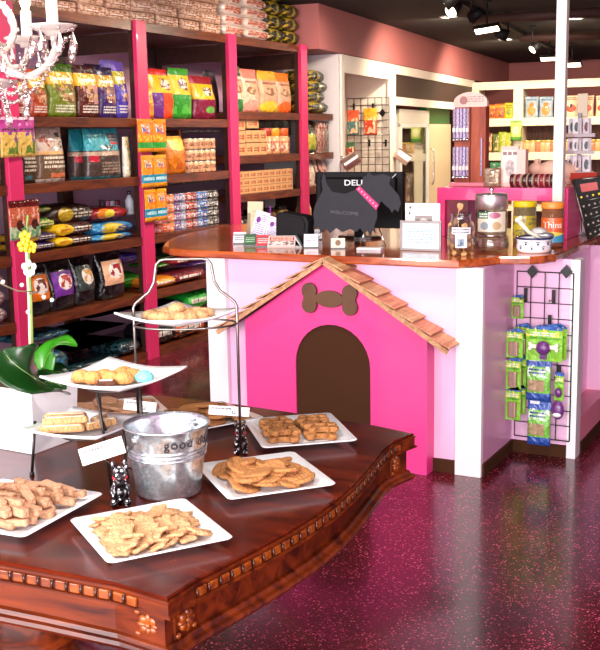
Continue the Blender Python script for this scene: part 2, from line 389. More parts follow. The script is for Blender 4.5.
# gridwall on the counter's right end
GY = 5.262
def gx(px, z=.6): return xcol(px, GY, z)
gl, gr = -1.535, gx(573.5, .9); gt = ony(540, 272, GY).z; gb = ony(540, 438, GY).z
gw = empty('wire_grid_panel', ((gl+gr)/2, GY, 0), 'black wire grid panel hung on the pink counter end', 'grid panel')
g = MB(); nx, nz = 4, 11
for i in range(nx+1): x = gl+(gr-gl)*i/nx; g.tube([(x, GY, gb), (x, GY, gt)], .0028 if i < nx else .0042, 6)
for k in range(nz+1): z = gb+(gt-gb)*k/nz; g.tube([(gl, GY-.004, z), (gr, GY-.004, z)], .0026 if k not in (0, nz) else .0034, 6)
part(g, 'wire_grid', BLACKPL, gw)
for px in (532.5, 566.5):
    c = ony(px, 271.5, GY-.012); s = .031
    part(MB().prism([(c.x+s, c.z), (c.x, c.z+s*1.15), (c.x-s, c.z), (c.x, c.z-s*1.15)], GY-.016, GY-.006, 0, XZ).cyl(.003, 0, .004, 8, 0, Matrix.Translation((c.x, GY-.016, c.z)) @ Matrix.Rotation(R(90), 4, 'X')), 'diamond_clip', BLACKPL, gw)
for px, py in ((525.5, 295), (553.5, 297), (549.5, 322), (559, 373)):
    c = ony(px, py, GY-.012)
    part(MB().box(c.x-.009, c.x+.009, GY-.012, GY-.004, c.z-.036, c.z+.036).tube([(c.x, GY-.012, c.z-.01), (c.x, GY-.09, c.z-.012), (c.x, GY-.10, c.z-.002)], .003, 6), 'hook', BLACKPL, gw)
# toys on the grid
GREENCARD = pack('green_toy_card', '#86c832', [('r', 0, 1, .86, 1, '#2a5cae'), ('s', 0, .9, .66, .92, '#e8d84a', 5), ('r', .08, .92, .6, .66, '#5aa52a'), ('t', .1, .8, .68, .8, '#f4f6e8', 2)], .35)
BLUEBAG = pack('blue_green_treat_bag', '#2e53a8', [('r', 0, 1, .18, .78, '#6fb43a'), ('e', .5, .55, .5, .22, '#7cc24a'), ('s', .05, .95, .55, .8, '#dfeee0', 6), ('r', .1, .75, .22, .48, '#a98d6b'), ('t', .1, .8, .6, .75, '#2b2f7a', 2), ('r', .1, .5, .9, .97, '#e9eef7')], .2)
WINDOWTUBE = mat('clear_tube_treats', '#a07a66', .2, coat=.8, noise=.3, nscale=120)
PURPLE = mat('purple_rubber', '#6a2f78', .3, coat=.4)
def toy_card(px0, px1, py0, py1, y, label, group=None, tube=True):
    a = ony(px0, py1, y); b = ony(px1, py0, y); w = b.x-a.x; h = b.z-a.z
    t = empty('chew_toy_pack', ((a.x+b.x)/2, y, a.z), label, 'chew toy', group)
    card = MB().prism([(-w/2, 0), (w/2, 0), (w/2, h*.9), (w*.3, h), (-w*.3, h*.93), (-w/2, h*.86)], -.003, .001, 0, Matrix(((1, 0, 0, 0), (0, 0, 1, 0), (0, 1, 0, 0), (0, 0, 0, 1))))
    card.build('backing_card', GREENCARD, t)
    if tube:
        MB().rbox(-w*.3, w*.28, -.028, -.003, h*.1, h*.56, .008).build('clear_blister', WINDOWTUBE, t)
        MB().box(-w*.02, w*.02, -.0295, -.028, h*.12, h*.54).build('label_strip', GREYLINE, t)
    return t
for nm, px0, px1, py0, py1, yy, lb in (
    ('a', 511.5, 524, 294.5, 318, 5.235, 'small green chew pack alone on the top hook of the grid'),
    ('b', 514, 531, 323, 356, 5.245, 'green chew pack behind the front one, level with the purple bone toy'),
    ('c', 506, 523.5, 328.5, 357, 5.17, 'green chew pack left of the purple bone toy'),
    ('d', 514, 527, 355, 387, 5.235, 'green chew pack, rearmost of the middle left hook'),
    ('e', 506, 521.5, 357, 389, 5.17, 'green chew pack in front on the middle left hook'),
    ('f', 514, 526, 385, 413, 5.235, 'green chew pack, rearmost of the lowest left hook'),
    ('g', 505.5, 521, 387, 419, 5.17, 'green chew pack in front on the lowest left hook')):
    toy_card(px0, px1, py0, py1, yy, lb)
t = toy_card(533, 567.5, 324, 357, 5.21, 'wide green card behind the purple bone toy card', tube=False)
t = toy_card(526, 563, 326, 359.5, 5.16, 'wide green card with a purple and white bone toy', tube=False)
MB().ball((0, -.02, .07), .033, 14, sc=(1.15, .8, 1.1)).box(-.016, .016, -.022, -.004, .012, .06).build('toy_body', PURPLE, t)
for s_ in (-1, 1):
    MB().prism([(s_*x, z) for x, z in ((.03, .066), (.055, .066), (.066, .052), (.077, .058), (.076, .07), (.072, .076), (.077, .086), (.074, .096), (.064, .098), (.055, .086), (.03, .086))], -.026, -.004, 0, Matrix(((1, 0, 0, 0), (0, 0, 1, 0), (0, 1, 0, 0), (0, 0, 0, 1)))).build('bone_end', mat('bone_cream', '#ece4d2', .5), t, .003)
# hanging pouches
def pouch(w, h, d, seed=0, nz=11, n=20):
    rr = random.Random(seed); mb = MB(); vs = []; fs = []
    ph = rr.uniform(0, 6)
    for k in range(nz+1):
        v = k/nz; z = h*v
        th = d/2*(min(1, .82+.5*v) if v < .35 else max(.0, 1-((v-.35)/.57)**1.7)) if v < .92 else .0
        th = max(th, .0016); hw = w/2*(1-.05*sin(pi*min(1, v/.92)))*(1 if v < .92 else .99)
        if k == 0: th *= .85
        for i in range(n):
            a = 2*pi*i/n; ca, sa = cos(a), sin(a)
            x = hw*math.copysign(abs(ca)**.55, ca); y = th*math.copysign(abs(sa)**.75, sa)
            wob = (sin(i*2.1+k*1.3+ph)*.4+rr.uniform(-.5, .5))*.05*d*(1 if 0 < v < .9 else .2)
            vs.append((x+wob*.3, y+wob, z+(wob*.35 if k == nz else 0)))
    for k in range(nz):
        for i in range(n):
            j = (i+1) % n; fs.append((k*n+i, k*n+j, (k+1)*n+j, (k+1)*n+i))
    fs += [tuple(range(n))[::-1], tuple(nz*n+i for i in range(n))]
    return mb.add(vs, fs, 0, True)
def sack(l, d, h, seed=0, K=14, n=16):
    """sack lying down: length along x, seals at both ends, bottom at z=0"""
    rr = random.Random(seed); vs = []; fs = []; ph = rr.uniform(0, 6)
    for k in range(K+1):
        u = -1+2*k/K; e = max(0, 1-abs(u)**5)**.5; th = max(.002, h/2*e); hw = d/2*(.86+.14*e)
        for i in range(n):
            a = 2*pi*i/n; ca, sa = cos(a), sin(a); w = (sin(i*1.7+k*2.2+ph)*.5+rr.uniform(-.5, .5))*.05*h*e
            z = h/2+th*math.copysign(abs(sa)**.7, sa)
            vs.append((u*l/2, hw*math.copysign(abs(ca)**.6, ca)+w, max(.0, min(h, z+w))))
    for k in range(K):
        for i in range(n):
            j = (i+1) % n; fs.append((k*n+i, k*n+j, (k+1)*n+j, (k+1)*n+i))
    fs += [tuple(range(n))[::-1], tuple(K*n+i for i in range(n))]
    return MB().add(vs, fs, 0, True)
for px0, px1, py0, py1, yy, lb in ((526, 552, 358, 399, 5.17, 'blue and green treat bag under the purple bone toy'), (527, 551.5, 401, 443, 5.17, 'blue and green treat bag, lowest on the grid')):
    a = ony(px0, py1, yy); b = ony(px1, py0, yy)
    o = pouch(b.x-a.x, b.z-a.z, .04, 5).build('treat_bag', BLUEBAG, None, loc=((a.x+b.x)/2, yy, a.z)); tag(o, lb, 'treat bag')
a = ony(552, 423, 5.19); b = ony(566, 373, 5.19)
t = empty('squeaky_toy', ((a.x+b.x)/2, 5.19, a.z), 'small purple toy on a green card at the right of the grid', 'dog toy')
h_ = b.z-a.z; w_ = b.x-a.x
MB().box(-w_*.36, w_*.36, .001, .004, h_*.45, h_).build('backing_card', GREENCARD, t)
MB().ball((0, -.018, h_*.28), w_*.5, 14, sc=(1, .6, 1.5)).ball((0, -.016, h_*.62), w_*.30, 12, sc=(1, .7, 1.3)).build('toy_body', PURPLE, t)
MB().ball((0, -.036, h_*.20), w_*.36, 12, sc=(1, .35, .5)).build('toy_face', mat('toy_white', '#e8e6ea', .4), t)

# ------------------------------------------------------------------ display table
TZ = .76
tb = empty('display_table', (-2.05, 2.25, 0), 'dark cherry wood display table with a carved serpentine edge', 'table')
def tout():
    o = []
    ys = [(1.603, -1.163), (1.70, -1.161), (1.80, -1.146), (1.90, -1.132), (2.02, -1.119), (2.13, -1.112), (2.25, -1.113), (2.38, -1.124), (2.50, -1.142), (2.62, -1.163), (2.72, -1.181), (2.80, -1.184), (2.90, -1.160)]
    o += [(x, y) for y, x in ys]
    o += [(-1.30, 2.935), (-1.55, 2.965), (-1.85, 2.99), (-2.15, 2.99), (-2.5, 2.965), (-2.83, 2.93), (-2.96, 2.90)]
    o += [(-2.96-(-1.163-x)*-1, y) for y, x in reversed(ys[1:-1])]
    o += [(-2.96, 1.60), (-2.84, 1.612), (-2.6, 1.602), (-2.35, 1.585), (-2.05, 1.575), (-1.75, 1.588), (-1.5, 1.607), (-1.3, 1.617)]
    return o
TO = tout(); nT = len(TO)
def rings(seq): return [(TO, TZ+z, ins) for z, ins in seq]
o = part(MB().loft(rings([(-.008, .0), (-.002, .002), (0, -.004)]), 0, sm=False), 'tabletop', TABLETOP, tb)
edge = MB().loft(rings([(-.046, .006), (-.044, .012), (-.040, .012), (-.037, .004), (-.016, .004), (-.013, .007), (-.008, .007), (-.0075, -.01)]), 0, sm=False)
# tongues carved round the edge
def walk(o, step):
    acc = 0; out = []; n = len(o)
    for i in range(n):
        a, b = Vector((*o[i], 0)), Vector((*o[(i+1) % n], 0)); L_ = (b-a).length; d = (b-a)/L_; p = step-acc
        while p < L_: out.append((a+d*p, d)); p += step
        acc = (L_-(p-step))
    return out
for p, d in walk(TO, .037):
    if p.x < -1.95 and p.y > 1.7: continue
    near = min((Vector(c)-Vector((p.x, p.y))).length for c in ((-1.163, 1.603), (-1.16, 2.9)))
    if near < .085: continue
    nrm = Vector((d.y, -d.x, 0))
    if p.y > 2.92: continue
    M2 = Matrix.Translation((p.x+nrm.x*.003, p.y+nrm.y*.003, TZ-.0265)) @ Matrix.Rotation(math.atan2(d.y, d.x), 4, 'Z')
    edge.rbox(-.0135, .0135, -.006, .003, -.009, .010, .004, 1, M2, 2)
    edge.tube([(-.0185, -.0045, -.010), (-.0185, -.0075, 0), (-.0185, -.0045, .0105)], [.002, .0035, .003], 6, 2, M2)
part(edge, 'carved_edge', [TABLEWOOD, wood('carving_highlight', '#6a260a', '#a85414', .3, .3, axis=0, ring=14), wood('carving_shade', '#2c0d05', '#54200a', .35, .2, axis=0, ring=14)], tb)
part(MB().loft(rings([(-.115, -.022), (-.044, -.022)]), 0, sm=False), 'apron', TABLEWOOD, tb)
part(MB().loft(rings([(-.146, -.03), (-.144, .002), (-.136, .008), (-.128, .004), (-.126, -.008), (-.117, -.012), (-.113, -.022)]), 0, sm=False), 'base_moulding', TABLEWOOD, tb)
def rosette(M2):
    a = MB(); a.box(-.037, .037, -.006, .0, -.031, .031, 0, M2)
    for k in range(8):
        t_ = 2*pi*k/8
        a.ball((.017*cos(t_), -.008, .014*sin(t_)), .0125, 8, 1, M2 @ Matrix.Translation((0, 0, 0)), sc=(.55+.5*abs(cos(t_)), .6, .55+.45*abs(sin(t_))))
    a.ball((0, -.010, 0), .0075, 8, 1, M2)
    for sx_ in (-1, 1):
        for sz in (-1, 1): a.ball((sx_*.029, -.007, sz*.024), .008, 8, 1, M2, sc=(1, .6, .8))
    return a
RO = [TABLEWOOD, MC['carving_highlight']]
part(rosette(XF((-1.226, 1.632, TZ-.080), rz=0)), 'carved_rosette', RO, tb)
part(rosette(XF((-1.180, 1.680, TZ-.080), rz=R(90))), 'carved_rosette', RO, tb)
part(rosette(XF((-1.198, 2.835, TZ-.080), rz=R(95))), 'carved_rosette', RO, tb)
lg = MB(); sq = [(.10*cos(R(45+90*k)), .10*sin(R(45+90*k))) for k in range(4)]
for s_ in (0,):
    lg.lathe([(.001, .62), (.26, .62), (.22, .56), (.12, .50), (.09, .42), (.13, .30), (.17, .22), (.12, .14), (.2, .08), (.30, .05), (.32, .0), (.001, 0)], 28, 0, Matrix.Translation((-2.15, 2.28, 0)))
part(lg, 'pedestal', TABLEWOOD, tb)
# ------------------------------------------------------------------ things on the display table
def rsq(s, r, n=4, sy=None):
    sy = sy or s; o = []
    for cx, cy, a0 in ((s-r, sy-r, 0), (-s+r, sy-r, 90), (-s+r, -sy+r, 180), (s-r, -sy+r, 270)):
        for k in range(n+1): a = R(a0+90*k/n); o.append((cx+r*cos(a), cy+r*sin(a)))
    return o
def platter(size, label, loc, rz, sy=None):
    s = size/2; sy = (sy or size)/2
    rings_ = [(.56, 0), (.60, .004), (.98, .018), (1.0, .021), (.985, .0225), (.80, .012), (.60, .008)]
    mb = MB(); vs = []; fs = []
    for k, (sc_, z) in enumerate(rings_):
        for p in rsq(s*sc_, .010+.006*sc_, 4, sy*sc_): vs.append((p[0], p[1], z))
    n = 20
    for k in range(len(rings_)-1):
        for i in range(n): j = (i+1) % n; fs.append((k*n+i, k*n+j, (k+1)*n+j, (k+1)*n+i))
    fs.append(tuple(range(n))[::-1]); fs.append(tuple((len(rings_)-1)*n+i for i in range(n)))
    o = mb.add(vs, fs, 0, False).build('platter', CHINA, loc=loc); o.rotation_euler = (0, 0, rz)
    for p in o.data.polygons: p.use_smooth = len(p.vertices) == 4
    return tag(o, label, 'platter')
def quad(c4, z=TZ+.02):
    P = [onz(x, y, z) for x, y in c4]; c = sum(P, Vector())/4; e = (P[1]-P[0]); e2 = P[2]-P[3]; d = (e+e2)/2
    f_ = ((P[3]-P[0])+(P[2]-P[1]))/2
    return c, math.atan2(d.y, d.x), d.length, f_.length
def flat_cookie(outline, th, mt, name='dog_biscuit'):
    m_ = MB(); m_.loft([(outline, 0, -.0028), (outline, th*.3, 0), (outline, th*.7, 0), (outline, th*.95, -.003), (outline, th, -.007)], 0, sm=True)
    return m_.build(name, mt)
def blob(n, f): return [(f(2*pi*k/n)*cos(2*pi*k/n), f(2*pi*k/n)*sin(2*pi*k/n)) for k in range(n)]
C_PEANUT = cookie('peanut_biscuit', '#c89674'); C_TAN = cookie('tan_biscuit', '#d09e6c'); C_GOLD = cookie('golden_biscuit', '#cd9c70'); C_BROWN = cookie('brown_biscuit', '#b67a48')
C_ROUND = cookie('round_biscuit', '#d3a070'); ICING = mat('white_icing', '#f3e9d8', .4); TEAL = mat('turquoise_icing', '#7fcdd2', .5, bump=.4, bscale=90)
def spread(proto, spots, label, group):
    out = []
    for i, (loc, rx, ry, rz, s) in enumerate(spots):
        o = proto if i == 0 else copy_tree(proto)
        o.location = loc; o.rotation_euler = (rx, ry, rz); o.scale = (s, s, s*rnd.uniform(.92, 1.05)); tag(o, label, 'biscuit', group); out.append(o)
    return out
def heap(c, rz, ax, ay, n, z0, layer, tilt, spin=(0, 360), s=(.9, 1.08), dome=.5, seed=1):
    """spots for a heap over an ax x ay rectangle: jittered grid per layer, shrinking upward"""
    rr = random.Random(seed); out = []; left = n; k = 0
    while left > 0:
        sh = (1-k*dome*.45); 
        if sh < .22: sh = .22
        m_ = max(1, min(left, int(round(n*.5*sh*sh)) if k else int(n*.46)))
        cols = max(1, int(round(math.sqrt(m_*ax/ay)))); rows = max(1, math.ceil(m_/cols))
        for q in range(m_):
            i, j = q % cols, q//cols
            u = ((i+.5)/cols-.5)*ax*sh+rr.uniform(-.25, .25)*ax*sh/cols; v = ((j+.5)/rows-.5)*ay*sh+rr.uniform(-.25, .25)*ay*sh/rows
            x = c.x+u*cos(rz)-v*sin(rz); y = c.y+u*sin(rz)+v*cos(rz)
            out.append(((x, y, z0+k*layer+rr.uniform(0, layer*.4)), R(rr.uniform(-tilt, tilt)), R(rr.uniform(-tilt, tilt)), rz+R(rr.uniform(*spin)), rr.uniform(*s)))
        left -= m_; k += 1
    return out
PZ = TZ+.0015
# 1 front platter: small star biscuits
c, a, w, d = quad([(101, 566), (229, 540), (190, 498), (75, 519)])
platter(w, 'white square platter nearest the table corner, heaped with small star biscuits', (c.x, c.y, PZ), a, d)
star = blob(20, lambda t: .0255*(1+.17*cos(5*t+.4)+.05*cos(2*t)))
# order of outline is angular, so the star reads with five soft points
pr = flat_cookie(star, .0085, C_GOLD)
spread(pr, heap(c, a, w*.78, d*.76, 80, PZ+.012, .0085, 26, seed=11, dome=.38), 'small golden star biscuit heaped on the front platter', 'star biscuits on the front platter')
# 2 left platter: thick sticks
c2, a2, w2, d2 = c+Vector((-.36, .05, 0)), R(0), .3, .3
Pr, Pb, Pt = onz(105, 494, TZ+.02), onz(24, 538.5, TZ+.02), onz(66, 480, TZ+.02)
e1 = (Pr-Pb); w2 = e1.length; a2 = math.atan2(e1.y, e1.x); nrm = Vector((-e1.y, e1.x, 0)).normalized(); d2 = .33
c2 = (Pr+Pb)/2+nrm*d2/2
platter(w2, 'white square platter at the left edge of the table, piled with thick biscuit sticks', (c2.x, c2.y, PZ), a2, d2)
stk = MB().rbox(-.034, .034, -.0110, .0110, 0, .020, .006).build('dog_biscuit', C_PEANUT)
sp_ = heap(c2, a2, w2*.78, d2*.78, 76, PZ+.014, .0165, 9, spin=(50, 105), seed=5, dome=.34, s=(.80, 1.0))
spread(stk, sp_, 'thick pale brown biscuit stick piled on the left platter', 'biscuit sticks on the left platter')
# 3 middle platter: large flat biscuits
c, a, w, d = quad([(221, 502), (334, 485), (297, 452), (200.5, 464)])
platter(w, 'white square platter right of the metal bucket, with large flat brown biscuits', (c.x, c.y, PZ), a, d)
heart = blob(24, lambda t: .041*(1-.28*max(0, cos(t-pi/2))**6+.12*max(0, cos(t+pi/2))**3+.06*cos(3*t+.5)))
pr = flat_cookie(heart, .010, C_BROWN)
spread(pr, heap(c, a, w*.66, d*.62, 36, PZ+.014, .0112, 19, seed=14, dome=.34), 'large flat brown biscuit stacked on the platter right of the bucket', 'large flat biscuits on the middle platter')
# 4 rear right platter: bones
c, a, w, d = quad([(260, 450), (359, 440), (330, 414), (245, 419)])
platter(w, 'white square platter at the far right corner of the table, with bone biscuits', (c.x, c.y, PZ), a, d)
bone = bone_pts(.092, .038, .0135, 7)
pr = flat_cookie(bone, .015, C_BROWN); md = pr.modifiers.new('bevel', 'BEVEL'); md.width = .002; md.limit_method = 'ANGLE'
spots = []
rr = random.Random(4)
for k, (u0, n_) in enumerate(((-.060, 6), (.056, 6))):
    for lay in range(2):
        for j in range(n_-lay):
            u, v = u0+rr.uniform(-.006, .006), (j-(n_-lay-1)/2)*.034+rr.uniform(-.004, .004)
            spots.append(((c.x+u*cos(a)-v*sin(a), c.y+u*sin(a)+v*cos(a), PZ+.012+lay*.0155), R(rr.uniform(-5, 5)), R(rr.uniform(-4, 4)), a+R(rr.uniform(-22, 22)), rr.uniform(.98, 1.12)))
spread(pr, spots, 'brown bone biscuit on the platter at the far right corner', 'bone biscuits on the far right platter')
# 5 rear platter behind bucket
c, a, w, d = quad([(208, 434), (250, 416), (217, 404.5), (150, 411)])
c = onz(203, 417, TZ+.02); a = R(62); w, d = .30, .27
platter(w, 'white platter behind the metal bucket, covered with flat brown biscuits', (c.x, c.y, PZ), a, d)
strip = blob(20, lambda t: .042*(1+.25*cos(2*t)))
pr = flat_cookie(strip, .011, C_BROWN)
spread(pr, heap(c, a, w*.8, d*.8, 18, PZ+.014, .010, 10, seed=21, dome=.35), 'flat brown biscuit on the platter behind the metal bucket', 'flat biscuits on the rear platter')
# 6 rear left platter
c = onz(118, 410, TZ+.02); a = R(50); w, d = .30, .27
platter(w, 'white platter at the rear of the table beneath the tiered plates, with flat biscuits', (c.x, c.y, PZ), a, d)
pr = flat_cookie(strip, .011, C_PEANUT)
spread(pr, heap(c, a, w*.8, d*.8, 14, PZ+.014, .011, 10, seed=22, dome=.35), 'flat biscuit on the rear platter beneath the tiered plates', 'flat biscuits on the rear left platter')
# ---- tiered plates: square with raised corners
def corner_plate(size, label, loc, rz, lift=.035, sink=.018):
    N_ = 16; vs = []; fs = []; s = size/2
    def pt(i, j, off):
        u = -1+2*i/N_; v = -1+2*j/N_
        k = 1-.03*(1-v*v)*abs(u)-0; k2 = 1-.03*(1-u*u)*abs(v)
        x, y = u*s*k, v*s*k2; q = max(abs(u), abs(v)); r4 = (abs(u*v))
        z = sink*max(0, (q-.5)/.5)**1.5+lift*r4**1.6
        return (x, y, z+off)
    for off in (0, .0055):
        for j in range(N_+1):
            for i in range(N_+1): vs.append(pt(i, j, off))
    K = (N_+1)**2
    for j in range(N_):
        for i in range(N_):
            q = j*(N_+1)+i; fs.append((q, q+N_+1, q+N_+2, q+1)); fs.append((K+q, K+q+1, K+q+N_+2, K+q+N_+1))
    bd = [i for i in range(N_+1)]+[(j*(N_+1)+N_) for j in range(1, N_+1)]+[(N_*(N_+1)+i) for i in range(N_-1, -1, -1)]+[j*(N_+1) for j in range(N_-1, 0, -1)]
    for k in range(len(bd)): p, q = bd[k], bd[(k+1) % len(bd)]; fs.append((p, q, K+q, K+p))
    o = MB().add(vs, fs, 0, True).build('curved_plate', CHINA, loc=loc); o.rotation_euler = (0, 0, rz); return tag(o, label, 'plate')
def plate_h(dx, dy, size, rz, lift, sink=.018):
    s = size/2; u = (dx*cos(rz)+dy*sin(rz))/s; v = (-dx*sin(rz)+dy*cos(rz))/s; q = max(abs(u), abs(v))
    return sink*max(0, (q-.5)/.5)**1.5+lift*(abs(u*v))**1.6+.0058
FR, FL = Vector((-1.514, 2.471, 0)), None
FL = FR-RT0*.287
PC = (FR+FL)/2+Vector((0, 0, 0)); z1 = zrow(322, PC.x, PC.y)
PQ = PC-RT0*.022; corner_plate(.245, 'curved white square plate on the top tier, with round biscuits', (PQ.x, PQ.y, z1), YAW+R(45+8), .012)
st = empty('plate_stand', (PC.x, PC.y, TZ), 'tall steel wire stand with an arched handle holding the top plate', 'plate stand')
zt = zrow(306, FR.x, FR.y); za = zrow(259, PC.x, PC.y)
def arc_path():
    o = []
    ctl = [(0, TZ+.004), (0, zt-.05), (0, zt), (.006, zt+.012), (.022, zt+.026), (.045, zt+.044), (.060, zt+.070), (.068, za-.014), (.078, za-.003), (.092, za)]
    P_ = [FR-RT0*u+Vector((0, 0, z)) for u, z in ctl]; Q_ = [FL+RT0*u+Vector((0, 0, z)) for u, z in ctl]
    return P_+Q_[::-1]
fr = MB(); fr.tube(arc_path(), .0042, 8); pass
part(fr, 'arched_frame', STEEL, st)
rg = MB(); ctrp = Vector((PC.x, PC.y, z1-.006))
rg.tube([ctrp+RT0*(.143*cos(t))+Vector((-RT0.y, RT0.x, 0))*(.085*sin(t)) for t in [2*pi*k/28 for k in range(28)]], .003, 6, closed=True)
rg.tube([FR+Vector((0, 0, z1-.006)), FR+Vector((0, 0, z1-.03))], .003, 6)
part(rg, 'plate_ring', STEEL, st)
for Fq in (FR, FL): part(MB().tube([Fq+Vector((-.06, .09, TZ+.004)), Fq+Vector((0, 0, TZ+.006)), Fq+Vector((.05, -.06, TZ+.004))], .004, 6), 'foot_bar', IRON, st)
rbis = MB().lathe([(.001, 0), (.020, 0), (.026, .005), (.0265, .010), (.022, .016), (.012, .020), (.001, .021)], 18).build('dog_biscuit', C_ROUND)
rics = MB().lathe([(.001, .0207), (.010, .0202), (.0145, .0178), (.001, .016)], 14).build('icing_dot', ICING, rbis); remember(rbis)
rb = rbis; i = 0
for (u, v, lz, ic) in ((-.085, .0, 0, 0), (-.062, -.035, 0, 0), (-.062, .022, 0, 0), (-.035, -.045, 0, 1), (-.038, .0, .006, 0), (-.012, -.03, 0, 0), (-.004, .015, .001, 0), (.0, -.008, .020, 0), (.02, -.05, 0, 0), (.035, -.005, 0, 1), (.032, .035, 0, 0), (.045, -.04, 0, 1), (.062, .015, .004, 1), (.075, -.022, 0, 1), (.09, .012, .002, 1)):
    p = PQ+RT0*u*.88+Vector((-RT0.y, RT0.x, 0))*v*.95
    o = rb if i == 0 else copy_tree(rb); i += 1
    hh = plate_h(p.x-PQ.x, p.y-PQ.y, .245, YAW+R(53), .008); o.location = (p.x, p.y, z1+hh+.004+lz); o.rotation_euler = (R(rnd.uniform(-6, 6)), R(rnd.uniform(-6, 6)), rnd.uniform(0, 6)); o.scale = (.9, .9, 1.25)
    tag(o, 'round puffy brown biscuit with a white centre on the top tier plate', 'biscuit', 'round biscuits on the top tier')
# lower stand with two plates
q2 = onz(112, 492, TZ); dist = Vector((q2.x, q2.y, 0))
C2 = Vector((ray(115, 380).x, ray(115, 380).y, 0)).normalized()*2.66; z2 = zrow(384, C2.x, C2.y)
C3 = Vector((ray(85, 427).x, ray(85, 427).y, 0)).normalized()*2.72; z3 = zrow(432, C3.x, C3.y)
corner_plate(.262, 'curved white square plate on the middle tier, with decorated biscuits and one turquoise biscuit', (C2.x, C2.y, z2), YAW+R(45+14), .012)
corner_plate(.235, 'curved white square plate on the lowest tier beside the planter, with long finger biscuits', (C3.x, C3.y, z3), YAW+R(45+22), .008)
s2 = empty('tiered_plate_stand', (C2.x, C2.y, TZ), 'low dark wire stand holding the two lower curved plates', 'plate stand')
lgA = onz(112, 492, TZ+.003); topA = Vector((C2.x, C2.y, 0))-RT0*.045+Vector((.03, -.04, z2-.004))
def leg_(p, q, nm='leg'): part(MB().tube([p, (p+q)/2, q], .0042, 7).ball(q, .007, 8), nm, IRON, s2)
leg_(topA, lgA); f3 = onz(32, 474, TZ+.004); leg_(Vector((f3.x+.012, f3.y+.012, z3+.004)), f3)
bk_ = C2+RT0*.055+Vector((-.05, .08, TZ+.004)); leg_(Vector((bk_.x, bk_.y, z2-.004)), bk_)
r3 = C3+RT0*.09+Vector((-.04, .07, TZ+.004)); leg_(Vector((r3.x, r3.y, z3-.002)), r3)
for cc, zz, nm in ((C2, z2, .07), (C3, z3, .06)):
    part(MB().tube([Vector((cc.x+nm*cos(t), cc.y+nm*sin(t), zz-.0045)) for t in [2*pi*k/24 for k in range(24)]], .003, 6, closed=True), 'plate_ring', IRON, s2)
part(MB().tube([C3+Vector((.055, .02, z3-.005)), (C2+C3)/2+Vector((0, 0, (z2+z3)/2-.02)), C2+Vector((-.05, 0, z2-.005))], .0035, 6), 'link_bar', IRON, s2)
# finger biscuits (lowest tier)
i = 0; NR = Vector((-RT0.y, RT0.x, 0))
fin = MB().rbox(-.058, .058, -.011, .011, 0, .017, .009, n=4).build('dog_biscuit', C_TAN, None, .004)
MB().rbox(-.05, .05, -.007, .007, .0165, .019, .006).build('icing_stripe', mat('pale_icing', '#ead2b0', .5), fin); remember(fin)
for (u, v, lz, az, ln) in ((-.055, -.045, 0, 6, 1), (-.05, -.012, 0, 12, 1), (-.06, .022, 0, 4, 1), (-.048, -.03, .019, 10, 1), (-.056, .006, .019, 2, .95), (.04, -.012, 0, 40, .6), (.055, .012, 0, 20, .55), (.035, .03, .004, 70, .5)):
    p = C3+RT0*u*.9+NR*v; o = fin if i == 0 else copy_tree(fin); i += 1
    o.location = (p.x, p.y, z3+.014+lz); o.rotation_euler = (0, 0, YAW+R(az)); o.scale = (ln, .95, 1)
    tag(o, 'long iced finger biscuit on the lowest tier plate', 'biscuit', 'finger biscuits on the lowest tier')
# decorated biscuits (middle tier)
ball = MB(); N_ = 20
for k in range(6): pass
vs = []
prof = [(.001, 0), (.018, 0), (.024, .006), (.023, .014), (.016, .021), (.006, .024), (.001, .0245)]
mbw = MB(); fs = []
for k, (r, z) in enumerate(prof):
    for j in range(24): a_ = 2*pi*j/24; rr_ = r*(1+.07*cos(8*a_)*(1 if 0 < k < 6 else 0)); vs.append((rr_*cos(a_), rr_*sin(a_), z))
for k in range(6):
    for j in range(24): q = (j+1) % 24; fs.append((k*24+j, k*24+q, (k+1)*24+q, (k+1)*24+j))
swirl = MB().add(vs, fs, 0, True).build('dog_biscuit', cookie('orange_swirl_biscuit', '#dd9c5c'))
for i, (u, v, lz) in enumerate(((-.088, -.01, 0), (-.055, -.022, 0), (-.028, -.002, 0), (-.005, -.025, .0), (.018, .0, .002), (.03, -.03, 0), (.048, -.002, .0), (.02, .028, 0))):
    p = C2+RT0*u*.95+NR*v; o = swirl if i == 0 else copy_tree(swirl)
    o.location = (p.x, p.y, z2+plate_h(p.x-C2.x, p.y-C2.y, .262, YAW+R(59), .010)+.004+lz); o.rotation_euler = (0, 0, i*.7); o.scale = (1, 1, 1.25); tag(o, 'ridged orange biscuit on the middle tier plate', 'biscuit', 'ridged biscuits on the middle tier')
barc = MB().rbox(-.022, .022, -.010, .010, 0, .012, .004).build('dog_biscuit', cookie('dark_bar_biscuit', '#6a4336'), None, .002)
MB().rbox(-.017, .017, -.006, .006, .0118, .014, .003).build('icing_stripe', ICING, barc); remember(barc)
for i, (u, v, lb) in enumerate(((-.035, .045, 'dark iced bar biscuit at the back left of the middle tier plate'), (.012, .055, 'dark iced bar biscuit at the back centre of the middle tier plate'), (-.012, -.058, 'dark iced bar biscuit at the front of the middle tier plate'))):
    p = C2+RT0*u+NR*v; o = barc if i == 0 else copy_tree(barc)
    o.location = (p.x, p.y, z2+plate_h(p.x-C2.x, p.y-C2.y, .262, YAW+R(59), .010)+.005); o.rotation_euler = (0, 0, YAW+R(5)); tag(o, lb, 'biscuit')
p = C2+RT0*.077+NR*-.018
tq = MB().add(vs, fs, 0, True).tube([(.016*cos(t)*(1-t/14), .016*sin(t)*(1-t/14), .021+t*.0005) for t in [k*.5 for k in range(24)]], .0025, 5, 0).build('dog_biscuit', TEAL, None, loc=(p.x, p.y, z2+plate_h(p.x-C2.x, p.y-C2.y, .262, YAW+R(59), .010)+.004)); tag(tq, 'round turquoise biscuit on the middle tier plate', 'biscuit')
